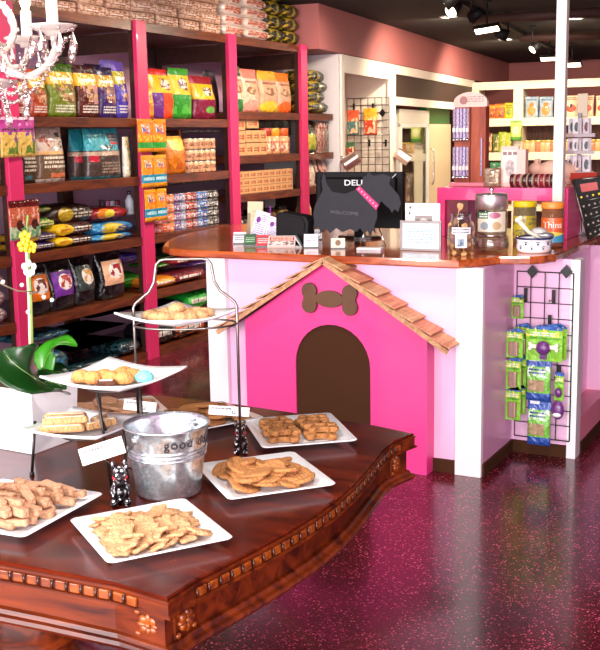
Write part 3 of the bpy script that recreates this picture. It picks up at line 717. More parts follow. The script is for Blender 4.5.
# ---- bucket
bc = onz(169, 491, TZ); bh = .182; br, tr = .081, .108
bu = empty('metal_bucket', (bc.x, bc.y, TZ), 'galvanised metal bucket with grey lettering in the middle of the table', 'bucket')
def galv():
    m, nt, b = base_mat('galvanised_metal'); N = nt.nodes.new; L = nt.links.new
    tc = N('ShaderNodeTexCoord'); v = N('ShaderNodeTexVoronoi'); v.inputs['Scale'].default_value = 110; L(tc.outputs['Object'], v.inputs['Vector'])
    r = N('ShaderNodeValToRGB'); r.color_ramp.elements[0].color = hx('#b4bcc2'); r.color_ramp.elements[1].color = hx('#e6ecee')
    sp2 = N('ShaderNodeSeparateColor'); L(v.outputs['Color'], sp2.inputs[0]); L(sp2.outputs[0], r.inputs['Fac']); L(r.outputs['Color'], b.inputs['Base Color'])
    b.inputs['Metallic'].default_value = .85; b.inputs['Roughness'].default_value = .26; return m
GALV = galv()
def rad(z): return br+(tr-br)*z/bh
prof = [(.001, .004), (br-.003, .004), (br+.001, 0), (br+.002, .006), (rad(.05), .05), (rad(.098), .098), (rad(.127), .127), (rad(.15), .15), (rad(.176), .176), (tr+.003, .178), (tr+.0035, .182), (tr+.001, .1845), (tr-.002, .182), (rad(.17)-.002, .17), (br-.001, .008), (.001, .007)]
MB().lathe(prof, 48).build('bucket_body', GALV, bu)
ang0 = math.atan2(-bc.y, -bc.x)
def bend(v, zc=.150):
    z = zc+v.y; r = rad(z)+.0030+v.z; th = ang0+.05+v.x/rad(zc); return (r*cos(th), r*sin(th), z)
text('good dog', .034, 'lettering', mat('grey_ink', '#2e262c', .8, spec=.1), bu, (0, 0, 0), (0, 0, 0), .0004, 'CENTER', lambda v: bend(Vector((v.x+.058, v.y, v.z))), gap=1.12)
hd = MB(); hl = ang0-.85
ear = Vector((rad(.16)*cos(hl), rad(.16)*sin(hl), .160)); ear2 = Vector((-ear.x, -ear.y, .160))
tan_ = Vector((-sin(hl), cos(hl), 0)); pth = []
for k in range(17):
    t_ = pi*k/16; q = ear*cos(t_); q.z = .160; out_ = tan_*(1 if True else 0)
    pth.append(Vector((ear.x*cos(t_)*1.04, ear.y*cos(t_)*1.04, .160))+Vector((sin(hl)*1, -cos(hl)*1, 0))*.104*sin(t_)+Vector((0, 0, -.118*sin(t_))))
for zz_ in (.104, .114, .124): MB().tube([((rad(zz_)+.001)*cos(2*pi*k/40), (rad(zz_)+.001)*sin(2*pi*k/40), zz_) for k in range(40)], .0032, 6, closed=True).build('hoop', GALV, bu)
hb = MB().tube(pth, .0022, 6); hb.build('bail_handle', STEEL, bu)
for e in (ear, ear2): MB().ball(e, .010, 10, sc=(1, 1, 1.1)).build('handle_lug', GALV, bu)
# ---- spotted dog card holders
SPOT = None
def spotmat():
    m, nt, b = base_mat('black_white_spots'); N = nt.nodes.new; L = nt.links.new
    tc = N('ShaderNodeTexCoord'); v = N('ShaderNodeTexVoronoi'); v.inputs['Scale'].default_value = 75; v.inputs['Randomness'].default_value = .6; L(tc.outputs['Object'], v.inputs['Vector'])
    l = N('ShaderNodeMath'); l.operation = 'LESS_THAN'; l.inputs[1].default_value = .30; L(v.outputs['Distance'], l.inputs[0])
    mx = N('ShaderNodeMix'); mx.data_type = 'RGBA'; L(l.outputs[0], mx.inputs['Factor']); mx.inputs['A'].default_value = hx('#0b0a0e'); mx.inputs['B'].default_value = hx('#eeeaf0')
    L(mx.outputs['Result'], b.inputs['Base Color']); b.inputs['Roughness'].default_value = .2; b.inputs['Coat Weight'].default_value = .6; return m
SPOT = spotmat(); RED = mat('red_ribbon', '#c81e34', .5)
def dog_holder(px, py, hgt, label, cardlabel, cpx, cpy, cw, ch, tiltdeg):
    b = onz(px, py, TZ); s = hgt/.062
    t = empty('card_holder', (b.x, b.y, TZ), label, 'card holder'); yaw = math.atan2(-b.y, -b.x)
    mb = MB(); T = Matrix.Rotation(yaw, 4, 'Z') @ Matrix.Diagonal((s, s, s, 1))
    mb.ball((0, 0, .018), .018, 14, 0, T, (1, .85, 1)).ball((.008, 0, .036), .013, 12, 0, T, (.9, .8, 1.2)).ball((.012, 0, .050), .0115, 12, 0, T, (1.25, .9, .95)).ball((.026, 0, .047), .006, 10, 0, T, (1.2, 1, 1))
    for sy_ in (-1, 1): mb.ball((.004, sy_*.0085, .060), .0045, 8, 0, T, (.8, .8, 1.7)); mb.ball((.014, sy_*.009, .006), .0075, 8, 0, T, (1.5, .9, .8)); mb.ball((.014, sy_*.008, .018), .005, 8, 0, T, (.9, .9, 2.2))
    mb.ball((-.019, 0, .010), .005, 8, 0, T, (1.6, .8, .8))
    mb.build('dog_figure', SPOT, t)
    MB().lathe([(.0105, .041), (.0118, .043), (.0105, .045)], 14, 0, T @ Matrix.Translation((.008, 0, 0))).build('red_collar', RED, t)
    # card held up on a curly wire
    dd = Vector((ray(cpx, cpy).x, ray(cpx, cpy).y, 0)).normalized()*(Vector((b.x, b.y, 0)).length-.03); cz = zrow(cpy, dd.x, dd.y)
    base_ = Vector((b.x, b.y, TZ+.02*s)); end = Vector((dd.x, dd.y, cz-ch/2+.004)); pth = []
    for k in range(15):
        u = k/14; p = base_.lerp(end, u); p += RT0*(.02*sin(pi*u)*(1 if cpx < px else -1)); pth.append(p-Vector((b.x, b.y, TZ)))
    lp = [end-Vector((b.x, b.y, TZ))+RT0*(.009*sin(k*.8))+Vector((0, 0, .009-.009*cos(k*.8))) for k in range(1, 15)]
    MB().tube(pth+lp, .0009, 5).build('curly_wire', STEEL, t)
    card = empty('price_card', (dd.x, dd.y, cz), cardlabel, 'card'); card.rotation_euler = (R(-12), R(-tiltdeg), YAW)
    MB().box(-cw/2, cw/2, -.0006, .0006, -ch/2, ch/2).build('card', PAPER, card)
    ln = MB(); x = -cw*.42
    while x < cw*.05: w_ = rnd.uniform(.003, .008); ln.box(x, x+w_*.7, -.0014, -.0006, ch*.16, ch*.30); x += w_
    rr2 = ch*.17; ln.tube([(cw*.12+rr2*cos(t_), -.001, -ch*.12+rr2*sin(t_)) for t_ in [2*pi*k/16 for k in range(16)]], .0012, 4, closed=True)
    ln.tube([(cw*.12+rr2*.5*cos(t_), -.001, -ch*.12+rr2*.5*sin(t_)) for t_ in [pi+pi*k/6 for k in range(7)]], .0006, 4)
    ln.build('pen_marks', mat('ink_marks', '#55505c', .6), card)
dog_holder(121, 503, .104, 'black and white spotted dog figure with red collar, left of the bucket', 'white price card with a smiling face, in front of the bucket on the left', 102, 451, .112, .042, 17)
dog_holder(241, 452, .088, 'black and white spotted dog figure between the bucket and the far right platter', 'white price card standing behind and right of the bucket', 229, 411, .115, .026, -5)
dog_holder(149, 430, .07, 'spotted dog figure half hidden behind the bucket', 'white price card behind the left rim of the bucket', 140, 406, .10, .032, -8)
# ---- planter with orchid
pc = Vector((-2.075, 2.235, TZ)); ph = zrow(391, -2.075, 2.235)-TZ
pl = empty('planter', (pc.x-.15, pc.y+.10, TZ), 'square white ceramic planter holding an orchid at the left edge of the table', 'planter')
pw, pd = .33, .20; ax_ = MB(); T = XF((.0, 0, 0), rz=R(-2))
def rect_o(w, d, f=1.0): return [(w/2*f, d/2*f), (-w/2*f, d/2*f), (-w/2*f, -d/2*f), (w/2*f, -d/2*f)]
ax_.loft([(rect_o(pw, pd, .93), 0, 0), (rect_o(pw, pd), ph, 0), (rect_o(pw, pd, .94), ph, 0), (rect_o(pw, pd, .90), ph-.05, 0)], 0, T, sm=False)
ax_.build('pot', CHINA, pl, .003)
MB().box(-pw*.44, pw*.44, -pd*.44, pd*.44, ph-.05, ph-.025, 0, T).build('bark_soil', mat('bark', '#5b4632', .9, noise=.4, nscale=60, bump=1, bscale=50), pl)
ol = empty('orchid', (pc.x-.12, pc.y+.10, TZ+ph-.02), 'orchid with broad glossy dark green leaves growing in the white planter', 'orchid')
LEAF = mat('glossy_leaf', '#0c340b', .28, coat=.35, noise=.35, nscale=12); LEAF2 = mat('young_leaf', '#2f8012', .3, coat=.4, noise=.2, nscale=10); RIB = mat('leaf_midrib', '#86a55c', .5)
def leaf(pts, wid, name, m_, lb=None, upv=Vector((0, 0, 1)), rib=True):
    """pts: centre line; wid: half widths; cross curve folded along the midrib"""
    P_ = [Vector(p) for p in pts]; n = 8; vs = []; fs = []
    Q = []
    for k in range(len(P_)*4-3):
        i_, f_ = divmod(k, 4); f_ /= 4
        if i_ >= len(P_)-1: Q.append((P_[-1], wid[-1])); continue
        p0 = P_[max(0, i_-1)]; p1 = P_[i_]; p2 = P_[i_+1]; p3 = P_[min(len(P_)-1, i_+2)]
        q = .5*((2*p1)+(p2-p0)*f_+(2*p0-5*p1+4*p2-p3)*f_*f_+(3*p1-p0-3*p2+p3)*f_**3)
        Q.append((q, wid[i_]*(1-f_)+wid[i_+1]*f_))
    for k, (p, w) in enumerate(Q):
        t_ = (Q[min(k+1, len(Q)-1)][0]-Q[max(k-1, 0)][0]).normalized(); s_ = t_.cross(upv).normalized(); u_ = s_.cross(t_)
        for lay in (0, .0018):
            for j in range(n+1):
                a_ = -1+2*j/n; vs.append(p+s_*(a_*w)+u_*(abs(a_)**1.3*w*.30-lay))
    st_ = 2*(n+1)
    for k in range(len(Q)-1):
        for j in range(n):
            a0 = k*st_+j; fs.append((a0, a0+1, a0+st_+1, a0+st_)); b0 = a0+n+1; fs.append((b0, b0+st_, b0+st_+1, b0+1))
        for j in (0, n): a0 = k*st_+j; fs.append((a0, a0+st_, a0+st_+n+1, a0+n+1))
    o = MB().add(vs, fs, 0, True).build(name, m_, ol)
    if lb: o['label'] = lb
    if rib: MB().tube([q[0]+upv*.0012 for q in Q[2:-2]], .0009, 5).build('midrib', RIB, o)
    return o
def lp(px, py, dist): d = ray(px, py); h = math.hypot(d.x, d.y); return CAM+d*(dist/h)-Vector(ol.location)
NV = Vector((.25, -.55, .8)).normalized()
leaf([lp(66, 394, 3.0), lp(48, 386, 2.93), lp(28, 374, 2.88), lp(12, 362, 2.88), lp(3, 350, 2.9)], [.016, .055, .085, .070, .006], 'leaf', LEAF, upv=NV)
leaf([lp(46, 388, 3.06), lp(44, 366, 3.10), lp(52, 350, 3.12), lp(64, 342, 3.10), lp(77, 346, 3.08)], [.012, .036, .042, .030, .003], 'leaf', LEAF2, 'lighter green young leaf', upv=Vector((.1, -.3, .95)).normalized())
leaf([lp(22, 384, 2.98), lp(40, 382, 2.95), lp(55, 383, 2.93), lp(66, 389, 2.9)], [.012, .040, .030, .003], 'leaf', LEAF, upv=NV)
leaf([lp(40, 386, 3.1), lp(50, 374, 3.12), lp(60, 372, 3.14), lp(72, 380, 3.14)], [.012, .034, .030, .003], 'leaf', LEAF, upv=NV)
stalk = [lp(32, 385, 3.05), lp(30, 340, 3.05), lp(29, 300, 3.05), lp(27, 262, 3.05), lp(26, 238, 3.05)]
MB().tube(stalk, .0042, 7).build('support_stake', mat('cane_stake', '#e6d9a8', .5), ol)
MB().tube([p+RT0*.007 for p in stalk]+[lp(27, 225, 3.04), lp(28, 215, 3.03)], .003, 6).build('flower_stem', mat('stem_green', '#6d8a3a', .5), ol)
MB().tube([lp(29, 294, 3.04), lp(38, 292, 3.0), lp(18, 291, 2.98), lp(8, 287, 2.96), lp(0, 283, 2.94)], .002, 6).build('side_twig', mat('twig_brown', '#8a7a62', .6), ol)
BUDM = mat('pale_petals', '#f2eee6', .5); YEL = mat('yellow_petals', '#e8b41c', .4)
bd = MB()
for px, py in ((22, 285), (44, 297), (30, 275), (3, 282), (52, 300), (28, 312)): bd.ball(lp(px, py, 3.0), .006, 8)
bd.build('buds', BUDM, ol)
fl = MB()
for k in range(5): a_ = 2*pi*k/5+.3; c_ = lp(29, 268, 3.02)+RT0*(.014*cos(a_))+Vector((0, 0, .014*sin(a_))); fl.ball(c_, .010, 8, sc=(1, .5, 1))
fl.build('clip', BUDM, ol)
fl = MB()
for (px, py) in ((25, 237), (23, 246), (31, 247)):
    for k in range(5): a_ = 2*pi*k/5+.3; c_ = lp(px, py, 3.02)+RT0*(.010*cos(a_))+Vector((0, 0, .010*sin(a_))); fl.ball(c_, .009, 8, sc=(1, .5, 1))
fl.build('flower', YEL, ol)
# ------------------------------------------------------------------ tall shelving along the left wall
XS, XB = -4.77, -5.53
PY = [5.05, 6.44, 7.72, 9.01]       # front of each pink post
TH = .065
shelf = empty('tall_shelving', (-5.1, 6.0, 0), 'tall dark wood shelving with pink front posts along the left wall', 'shelving')
for k, y in enumerate(PY):
    part(MB().box(XS-.0, XS+.035, y, y+.125, 0, 2.52).box(XS-.045, XS, y+.005, y+.12, 0, 2.50, 1), 'pink_post', [POSTPINK, SHELFDARK], shelf, .002)
    part(MB().box(XB-.03, XB+.03, y, y+.12, 0, 2.50).box(XB, XS-.045, y+.045, y+.08, 2.30, 2.44), 'back_post', SHELFDARK, shelf)
LV = [2.512, 1.820, 1.393, .943, .515, .062]
LV2 = [2.512, 1.888, 1.510, 1.178, .79, .42, .062]
def boards(y0, y1, lv, k):
    for z in lv:
        o = part(MB().box(XB+.0, XS, y0, y1, z-TH+.004, z).box(XS-.002, XS+.012, y0, y1, z-TH, z), 'shelf_board', SHELFWOOD, shelf, .0015)
boards(3.7, 7.72, [LV[0]], 0)
for a_, b_ in ((3.75, 5.05), (5.175, 6.44), (6.565, 7.72)): boards(a_, b_, LV[1:], 0)
boards(7.72, 9.10, [LV2[0]], 0); boards(7.845, 9.01, LV2[1:], 0)
boards(9.135, 9.72, LV2[1:4]+[.79, .42, .062], 0)
part(MB().box(XB, XS-.03, 9.70, 9.72, 0, 1.18), 'end_panel', SHELFDARK, shelf)

XF_ = XS-.02      # fronts of the goods
RZ = R(90)
def shelf_item(px0, px1, z, py, x=XF_):
    """y extent and height from the edges the thing shows, on its real shelf"""
    y0, y1 = ycol(px0, x, z+.1), ycol(px1, x, z+.1); ym = (y0+y1)/2
    return ym, y1-y0, zrow(py, x, ym)-z
def bag(px0, px1, z, py, style, label, x=XF_, d=.12, cat='pet food bag', group=None, name='treat_bag', seed=0):
    ym, w, h = shelf_item(px0, px1, z, py, x)
    o = pouch(w, h, d, seed or int(px0*7+z*100)).build(name, style, None, loc=(x-d/2, ym, z+.001)); o.rotation_euler = (0, 0, RZ)
    return tag(o, label, cat, group)
def lying(px0, px1, z, py, style, label, x=XF_, d=.30, cat='pet food sack', group=None, rz=RZ, name='kibble_sack'):
    ym, w, h = shelf_item(px0, px1, z, py, x)
    o = sack(w, d, h, int(px0*3+z*50)).build(name, style, None, loc=(x-d/2, ym, z+.001)); o.rotation_euler = (0, 0, rz)
    return tag(o, label, cat, group)
def zof(py, px, x=XF_): return zrow(py, x, ycol(px, x, 1.2))
def yb(name, main, top, patch, face='#7a5a3a'):
    return pack(name, main, [('r', 0, 1, .60, .84, patch), ('s', .05, .95, .5, .62, patch, 4), ('s', .2, .85, .26, .62, face, 5), ('s', .3, .8, .3, .55, '#c89a70', 9), ('s', .1, .9, .62, .84, '#fff0b0', 9), ('r', 0, 1, .86, 1, top), ('t', .15, .85, .08, .24, '#e8e0d0', 3), ('t', .2, .8, .66, .76, '#ffffff', 1)], .25)
# bay 1 --------------------------------------------------
z = LV[1]
bag(33, 51, z, 69, yb('bag_orange', '#a83c18', '#c04a18', '#d8941c'), 'orange treat bag on the second shelf from the top beside the first pink post')
bag(52.5, 80.5, z, 63, yb('bag_green', '#6f8222', '#3c5a18', '#d8a41c'), 'green bag with a yellow band, third shelf item from the left under the top shelf')
bag(81, 103, z, 65, yb('bag_maroon', '#5a2218', '#3a1410', '#f0b41e', '#c98d8a'), 'dark maroon bag with a bright yellow band under the top shelf')
bag(102.5, 120, z, 67, yb('bag_violet', '#3c2262', '#20143a', '#c08c1c', '#7a4a5a'), 'violet bag with a yellow band between the maroon bag and the second post')
bag(119.5, 131, z, 62, yb('bag_lilac', '#4a3ca8', '#6a50a8', '#b0a01c', '#3c3090'), 'bright violet bag tight against the left of the second pink post')
bag(15, 32, z, 75, yb('bag_rust', '#8a3422', '#6a2418', '#c47a3a'), 'rust coloured bag under the chandelier beside the first post')
bag(44, 62, z, 66, yb('bag_green_b', '#57701c', '#2c4a14', '#a89a2a'), 'dull green bag standing behind the orange one', x=XF_-.15)
bag(70, 90, z, 68, yb('bag_maroon_b', '#3a1a14', '#24100e', '#9a6a1a'), 'dark bag standing behind the maroon one', x=XF_-.15)
bag(92, 112, z, 64, yb('bag_navy_b', '#2a2450', '#1a1838', '#7a641c'), 'dark blue bag standing behind the violet one', x=XF_-.15)
bag(108, 126, z, 60, yb('bag_violet_b', '#4a3a8a', '#6a58a8', '#8a8020'), 'violet bag standing behind the bright violet one', x=XF_-.15)
z = LV[2]
tan = pack('bag_tan_fish', '#6b5138', [('r', 0, 1, .56, 1, '#cdb7a6'), ('s', .1, .55, .62, .85, '#a84840', 8), ('s', .62, .9, .62, .9, '#2a2026', 4), ('t', .1, .6, .7, .8, '#a04a44', 1), ('r', 0, 1, .50, .56, '#e8b070'), ('t', .15, .95, .24, .48, '#f2e6cc', 3), ('r', .35, 1, .08, .16, '#d9744a'), ('r', 0, 1, 0, .06, '#c9b9a9')], .35)
bag(42, 69, z, 127, tan, 'pale tan and brown pet food bag on the third shelf, left of the teal bags')
bag(23, 42, z, 130, pack('bag_tan_b', '#54402c', [('r', 0, 1, .56, 1, '#b9a596'), ('t', .15, .95, .2, .5, '#f2e6cc', 4), ('r', .2, .5, .06, .14, '#48808a')], .35), 'brown bag half covered by the pink strip packs on the first post', x=XF_-.05)
teal = pack('bag_teal', '#4a3a34', [('r', 0, 1, .56, 1, '#2b9aa8'), ('s', .45, .8, .54, .66, '#3a3434', 7), ('r', .64, .92, .74, .90, '#2f2a2c'), ('r', .68, .9, .68, .73, '#c43a3e'), ('t', .66, .9, .76, .88, '#8a8488', 2), ('r', 0, 1, .46, .54, '#bfa28c'), ('r', .06, .26, .34, .46, '#c9243a'), ('t', .34, .9, .1, .34, '#a08a78', 4), ('r', 0, 1, 0, .05, '#2b7f8a')], .35)
bag(91, 125, z, 128.5, teal, 'large teal and brown dog food bag in front, middle of the third shelf')
bag(77, 98, z, 129, teal, 'teal and brown dog food bag partly behind the larger teal one', x=XF_-.10)
bag(126, 132, z, 137, pack('box_yellow_white', '#d9c98a', [('r', 0, .5, 0, 1, '#f2ecd8'), ('s', .5, 1, .1, .9, '#6a7a2a', 6)], .4), 'narrow yellow and white pack beside the second pink post', d=.05)
z = LV[3]
y_end = lambda nm, main, c2='#f0c020': pack(nm, main, [('e', .20, .5, .22, .42, c2), ('s', .08, .34, .2, .8, '#c87a1a', 5), ('t', .42, .95, .3, .7, '#d8cfc0', 2)], .25)
bs, ys, rs, ps, gs = y_end('sack_brown', '#3c1510'), pack('sack_blue', '#2a80b8', [('e', .45, .5, .30, .42, '#d8b82a'), ('s', .5, .95, .2, .8, '#1c4a80', 6), ('s', 0, .25, .1, .9, '#7cc0e0', 6)], .2), pack('sack_red', '#8a1c1c', [('e', .34, .5, .22, .4, '#e07a1e'), ('e', .45, .5, .14, .3, '#d8c82a'), ('s', .55, 1, .1, .9, '#b02a2a', 6)], .2), y_end('sack_purple', '#3a2050'), pack('sack_green', '#3a6a1c', [('s', 0, 1, .1, .9, '#a8b02a', 4), ('t', .1, .9, .3, .7, '#e0e0a0', 2)], .25)
def pair(px0, px1, z, ya, yb_, yc, st, lb1, lb2, x=XF_, d=.3):
    ym = 0; lying(px0, px1, z, yb_, st, lb1, x, d)
    zz = zrow(yb_, x, ycol((px0+px1)/2, x, z)); lying(px0+1, px1+1, zz-.008, ya, st, lb2, x, d)
    return zz
z1_ = pair(22, 57, z, 233, 242, 0, ps, 'purple sack with a yellow end, at the bottom beside the first post', 'purple sack with a yellow end, upper of two beside the first post')
pair(57, 94, z, 222, 235, 0, bs, 'dark brown sack with a yellow patch, lower of two on the fourth shelf', 'dark brown sack with a yellow patch, upper of two on the fourth shelf')
pair(94, 134, z, 222, 233, 0, ys, 'sky blue sack with a yellow patch, lower of two', 'sky blue sack with a yellow patch, upper of two')
zz = zrow(223, XF_-.05, 5.9)
lying(50, 96, zz, 204, pack('sack_darkgold', '#2c1512', [('e', .34, .5, .16, .36, '#b8981c'), ('t', .5, .95, .3, .6, '#c8bca8', 2)], .3), 'very long dark sack with a dull yellow patch lying on top of the brown sacks', x=XF_-.05)
lying(93, 130, zz, 207, rs, 'red sack with an orange and yellow picture lying on the blue sacks', x=XF_-.04)
lying(36, 56, z+.13, 217, gs, 'green sack with yellow print, lower of two behind the hanging brown packs', x=XF_-.06, d=.25)
lying(36, 52, z+.24, 206, gs, 'green sack with yellow print, upper of two behind the hanging brown packs', x=XF_-.08, d=.25)
def can(px, z, py, w_px, label, m_, x, group=None, name='food_can'):
    ym, w, h = shelf_item(px-w_px/2, px+w_px/2, z, py, x); r = w/2
    t = empty(name, (x-r, ym, z), label, 'can', group)
    MB().cyl(r, .004, h-.004, 18).build('label', m_, t); MB().cyl(r*.97, 0, h, 18).build('tin', CHROME, t); return t
for px, c, nm in ((105, '#4a2a3a', 'dark'), (109, '#d87aa8', 'pink'), (114, '#c8ccd8', 'silver'), (119, '#8a3048', 'wine red')):
    can(px, 1.11, 200, 4.4, nm+' small can standing far back above the red sack', pack('lbl_'+nm.split()[0], c, [('r', 0, 1, .4, .6, '#f0eef0')], .3), XF_-.25)
t = empty('shampoo_bottle', (XF_-.12, ycol(130, XF_-.12, 1.1), 1.105), 'slim white bottle beside the second pink post', 'bottle')
MB().lathe([(.001, 0), (.030, .002), (.032, .01), (.032, .11), (.014, .14), (.012, .15), (.001, .15)], 16).build('bottle_body', mat('bottle_white', '#c9ccd6', .3), t)
MB().cyl(.014, .15, .18, 12).build('cap', BLACKPL, t)
z = LV[4]
def bigbag(px0, px1, py, lab, ink, nm, lb, x=XF_):
    st_ = pack(nm, '#0d0a0d', [('r', .12, .95, .28, .74, lab), ('e', .56, .54, .27, .15, '#f1e6df'), ('s', .35, .78, .42, .66, ink, 5), ('s', 0, 1, .05, .25, '#1c1a22', 7)], .22)
    return bag(px0, px1, z, py, st_, lb, x=x, d=.16)
bigbag(29, 55, 262, '#ee7a1e', '#6a2a1a', 'bag_black_orange', 'black pet food bag with an orange label')
bigbag(54, 79, 258, '#7a35a0', '#b0283a', 'bag_black_purple', 'black pet food bag with a purple label')
bigbag(79, 99, 252, '#3a4442', '#c89a5a', 'bag_black_dark', 'black pet food bag with a dark green picture label')
bigbag(104, 129, 247, '#f0b896', '#a02838', 'bag_black_peach', 'black pet food bag with a peach label')
bag(45, 60, z, 260, BLACKPL, 'plain black bag at the back behind the orange label one', x=XF_-.2)
lying(124, 141, z, 272, pack('sack_bright_green', '#2f9a22', [('t', .1, .9, .2, .8, '#144a12', 3)], .3), 'bright green sack, lower one at the back beside the second post', x=XF_-.2)
lying(122, 141, z+.20, 253, pack('sack_violet', '#4a2c94', [('t', .1, .9, .2, .8, '#8a7ad0', 2)], .3), 'violet sack on top of the green one beside the second post', x=XF_-.2)
lying(92, 106, z, 285, pack('sack_green_b', '#2f6a22', [], .3), 'green sack at the back between black bags', x=XF_-.25)
z = LV[5]
def tl(nm, c, ink='#c8d4d8', rows=2): return pack(nm, c, [('t', .35, .75, .35, .65, ink, rows), ('s', 0, .3, .1, .9, '#2c5560', 6)], .22)
dk, nv, tlb = tl('sack_dark_teal', '#0e2226'), tl('sack_navy', '#121c34'), pack('sack_teal_blue', '#123a46', [('s', 0, 1, .1, .9, '#2f6a88', 6)], .22)
lying(70, 122, z, 360, dk, 'dark teal sack with small white print, lowest in the bottom stack', d=.42)
lying(72, 124, z+.15, 346, dk, 'dark teal sack with small white print, second in the bottom stack', d=.42)
lying(76, 128, z+.25, 332, dk, 'dark teal sack with small white print, third in the bottom stack', d=.42)
lying(92, 142, z+.35, 316, pack('sack_navy_print', '#10182c', [('t', .25, .8, .25, .8, '#b8c4d8', 2)], .25), 'dark navy sack with white print on top of the bottom stack beside the second post', d=.42)
lying(25, 72, z+.27, 332, tlb, 'teal blue sack on the bottom shelf behind the orchid', d=.4)
lying(25, 72, z, 352, tlb, 'teal blue sack, lowest on the bottom shelf behind the orchid', d=.4)
lying(122, 142, z, 340, dk, 'short dark teal sack beside the foot of the second post', d=.35)
PB = pack('sack_purple_brown', '#4a2a58', [('r', 0, 1, .5, 1, '#3a1c18'), ('t', .1, .9, .55, .9, '#e0d8d0', 2), ('t', .1, .9, .15, .4, '#c8b0d0', 2)], .3)
o = lying(47, 71, .42, 352, PB, 'brown and purple sack tilted forward on the bottom shelf above the planter', x=XF_+.10, d=.30); o.location.z = .065
# bay 0 -------------------------------------------------
for i, (z, py, c, nm, lb) in enumerate(((LV[1], 85, '#b86a5a', 'b0a', 'pinkish bag left of the first post on the second shelf'), (LV[2], 150, '#d86a1c', 'b0b', 'orange bag left of the first post on the third shelf'), (LV[3], 212, '#2f7a2a', 'b0c', 'green bag left of the first post on the fourth shelf'))):
    x = XF_; y1 = 5.02; y0 = 4.72
    o = pouch(.28, zrow(py, x, 4.95)-z, .12, i+3).build('treat_bag', pack('st_'+nm, c, [('s', .1, .9, .2, .8, '#e8d8c8', 5), ('r', 0, 1, .8, .9, '#f0e0b0')], .3), None, loc=(x-.06, 4.88, z)); o.rotation_euler = (0, 0, RZ); tag(o, lb, 'pet food bag')
WB = pack('sack_white', '#b8aeb0', [('s', 0, 1, .2, .8, '#8a6a6a', 5)], .3)
for i, (zz, nm) in enumerate(((LV[4], 'lowest'), (LV[4]+.11, 'middle'), (LV[4]+.22, 'topmost'))):
    o = sack(.34, .3, .12, i).build('kibble_sack', WB, None, loc=(XF_-.15, 4.86, zz)); o.rotation_euler = (0, 0, RZ); tag(o, nm+' of the white sacks left of the first pink post', 'pet food sack')
o = sack(.34, .3, .14, 7).build('kibble_sack', pack('sack_indigo', '#1c1a4a', [], .3), None, loc=(XF_-.15, 4.86, LV[3]-.0)); o.location.y = 4.45; o.rotation_euler = (0, 0, RZ); tag(o, 'dark blue sack at the far left edge of the fourth shelf', 'pet food sack')
# strip packs hanging on the posts
def hang(px0, px1, py0, py1, st_, lb, x=XS+.05, n=1, dy=0):
    y0, y1 = ycol(px0, x, 1.4), ycol(px1, x, 1.4); zt_, zb_ = zrow(py0, x, (y0+y1)/2), zrow(py1, x, (y0+y1)/2)
    t = empty('hanging_treat_pack', (x, (y0+y1)/2, zb_), lb, 'treat pack', None, RZ)
    w = (y1-y0)
    k = 2 if w > .12 else 1
    for i in range(k):
        o = pouch(w/k*1.02, zt_-zb_, .028, i+int(px0)).build('pouch', st_, t); o.location = ((i-(k-1)/2)*w/k, .004*i, 0)
    MB().tube([(0, .06, zt_-zb_-.006), (0, .0, zt_-zb_-.006), (0, -.015, zt_-zb_-.002)], .003, 6).build('hanging_hook', IRON, t)
PKP = pack('strip_pink_yellow', '#d9b25a', [('r', 0, 1, .62, 1, '#b83a8a'), ('s', 0, 1, .35, .75, '#7a3a80', 4), ('t', .1, .9, .64, .74, '#3a2030', 1), ('s', .1, .9, .08, .4, '#5a7a2a', 4), ('r', 0, 1, .93, 1, '#f0b8d0')], .12)
hang(3, 38, 117, 157, PKP, 'pink and yellow treat packs hanging high on the first pink post')
BGP = pack('strip_brown_green', '#b8563a', [('r', 0, 1, .82, 1, '#5a1410'), ('r', 0, 1, 0, .34, '#b8c09a'), ('e', .6, .36, .26, .14, '#4a2418'), ('s', 0, 1, .35, .8, '#e0a890', 4), ('s', 0, 1, .02, .3, '#6a9a6a', 5)], .12)
hang(7, 38, 200, 239, BGP, 'brown and pale green treat packs hanging low on the first pink post')
OG = pack('strip_orange_green', '#e88a1c', [('r', 0, 1, .12, .3, '#2f9a3a'), ('s', 0, 1, .3, .9, '#d8561c', 4), ('s', .25, .75, .6, .85, '#e8d8d0', 9), ('s', .3, .7, .55, .8, '#4a5a8a', 12), ('s', 0, 1, .34, .5, '#f0c83a', 8)], .12)
OBL = pack('strip_orange_blue', '#e8961c', [('r', 0, 1, .14, .4, '#1f8fb0'), ('s', 0, 1, .4, .9, '#e06a1c', 4), ('s', .25, .75, .62, .86, '#e8d8d0', 9), ('s', .3, .7, .6, .8, '#4a5a8a', 12), ('t', .1, .9, .18, .36, '#bfe4ee', 1)], .12)
hang(139.5, 168, 119, 152, OG, 'orange treat packs with a green band, hanging highest on the second pink post')
hang(141.5, 167, 155, 187, OBL, 'orange treat packs with a blue band, hanging midway on the second pink post')
hang(143.5, 166, 189, 221, OBL, 'orange treat packs with a blue band, hanging lowest on the second pink post')
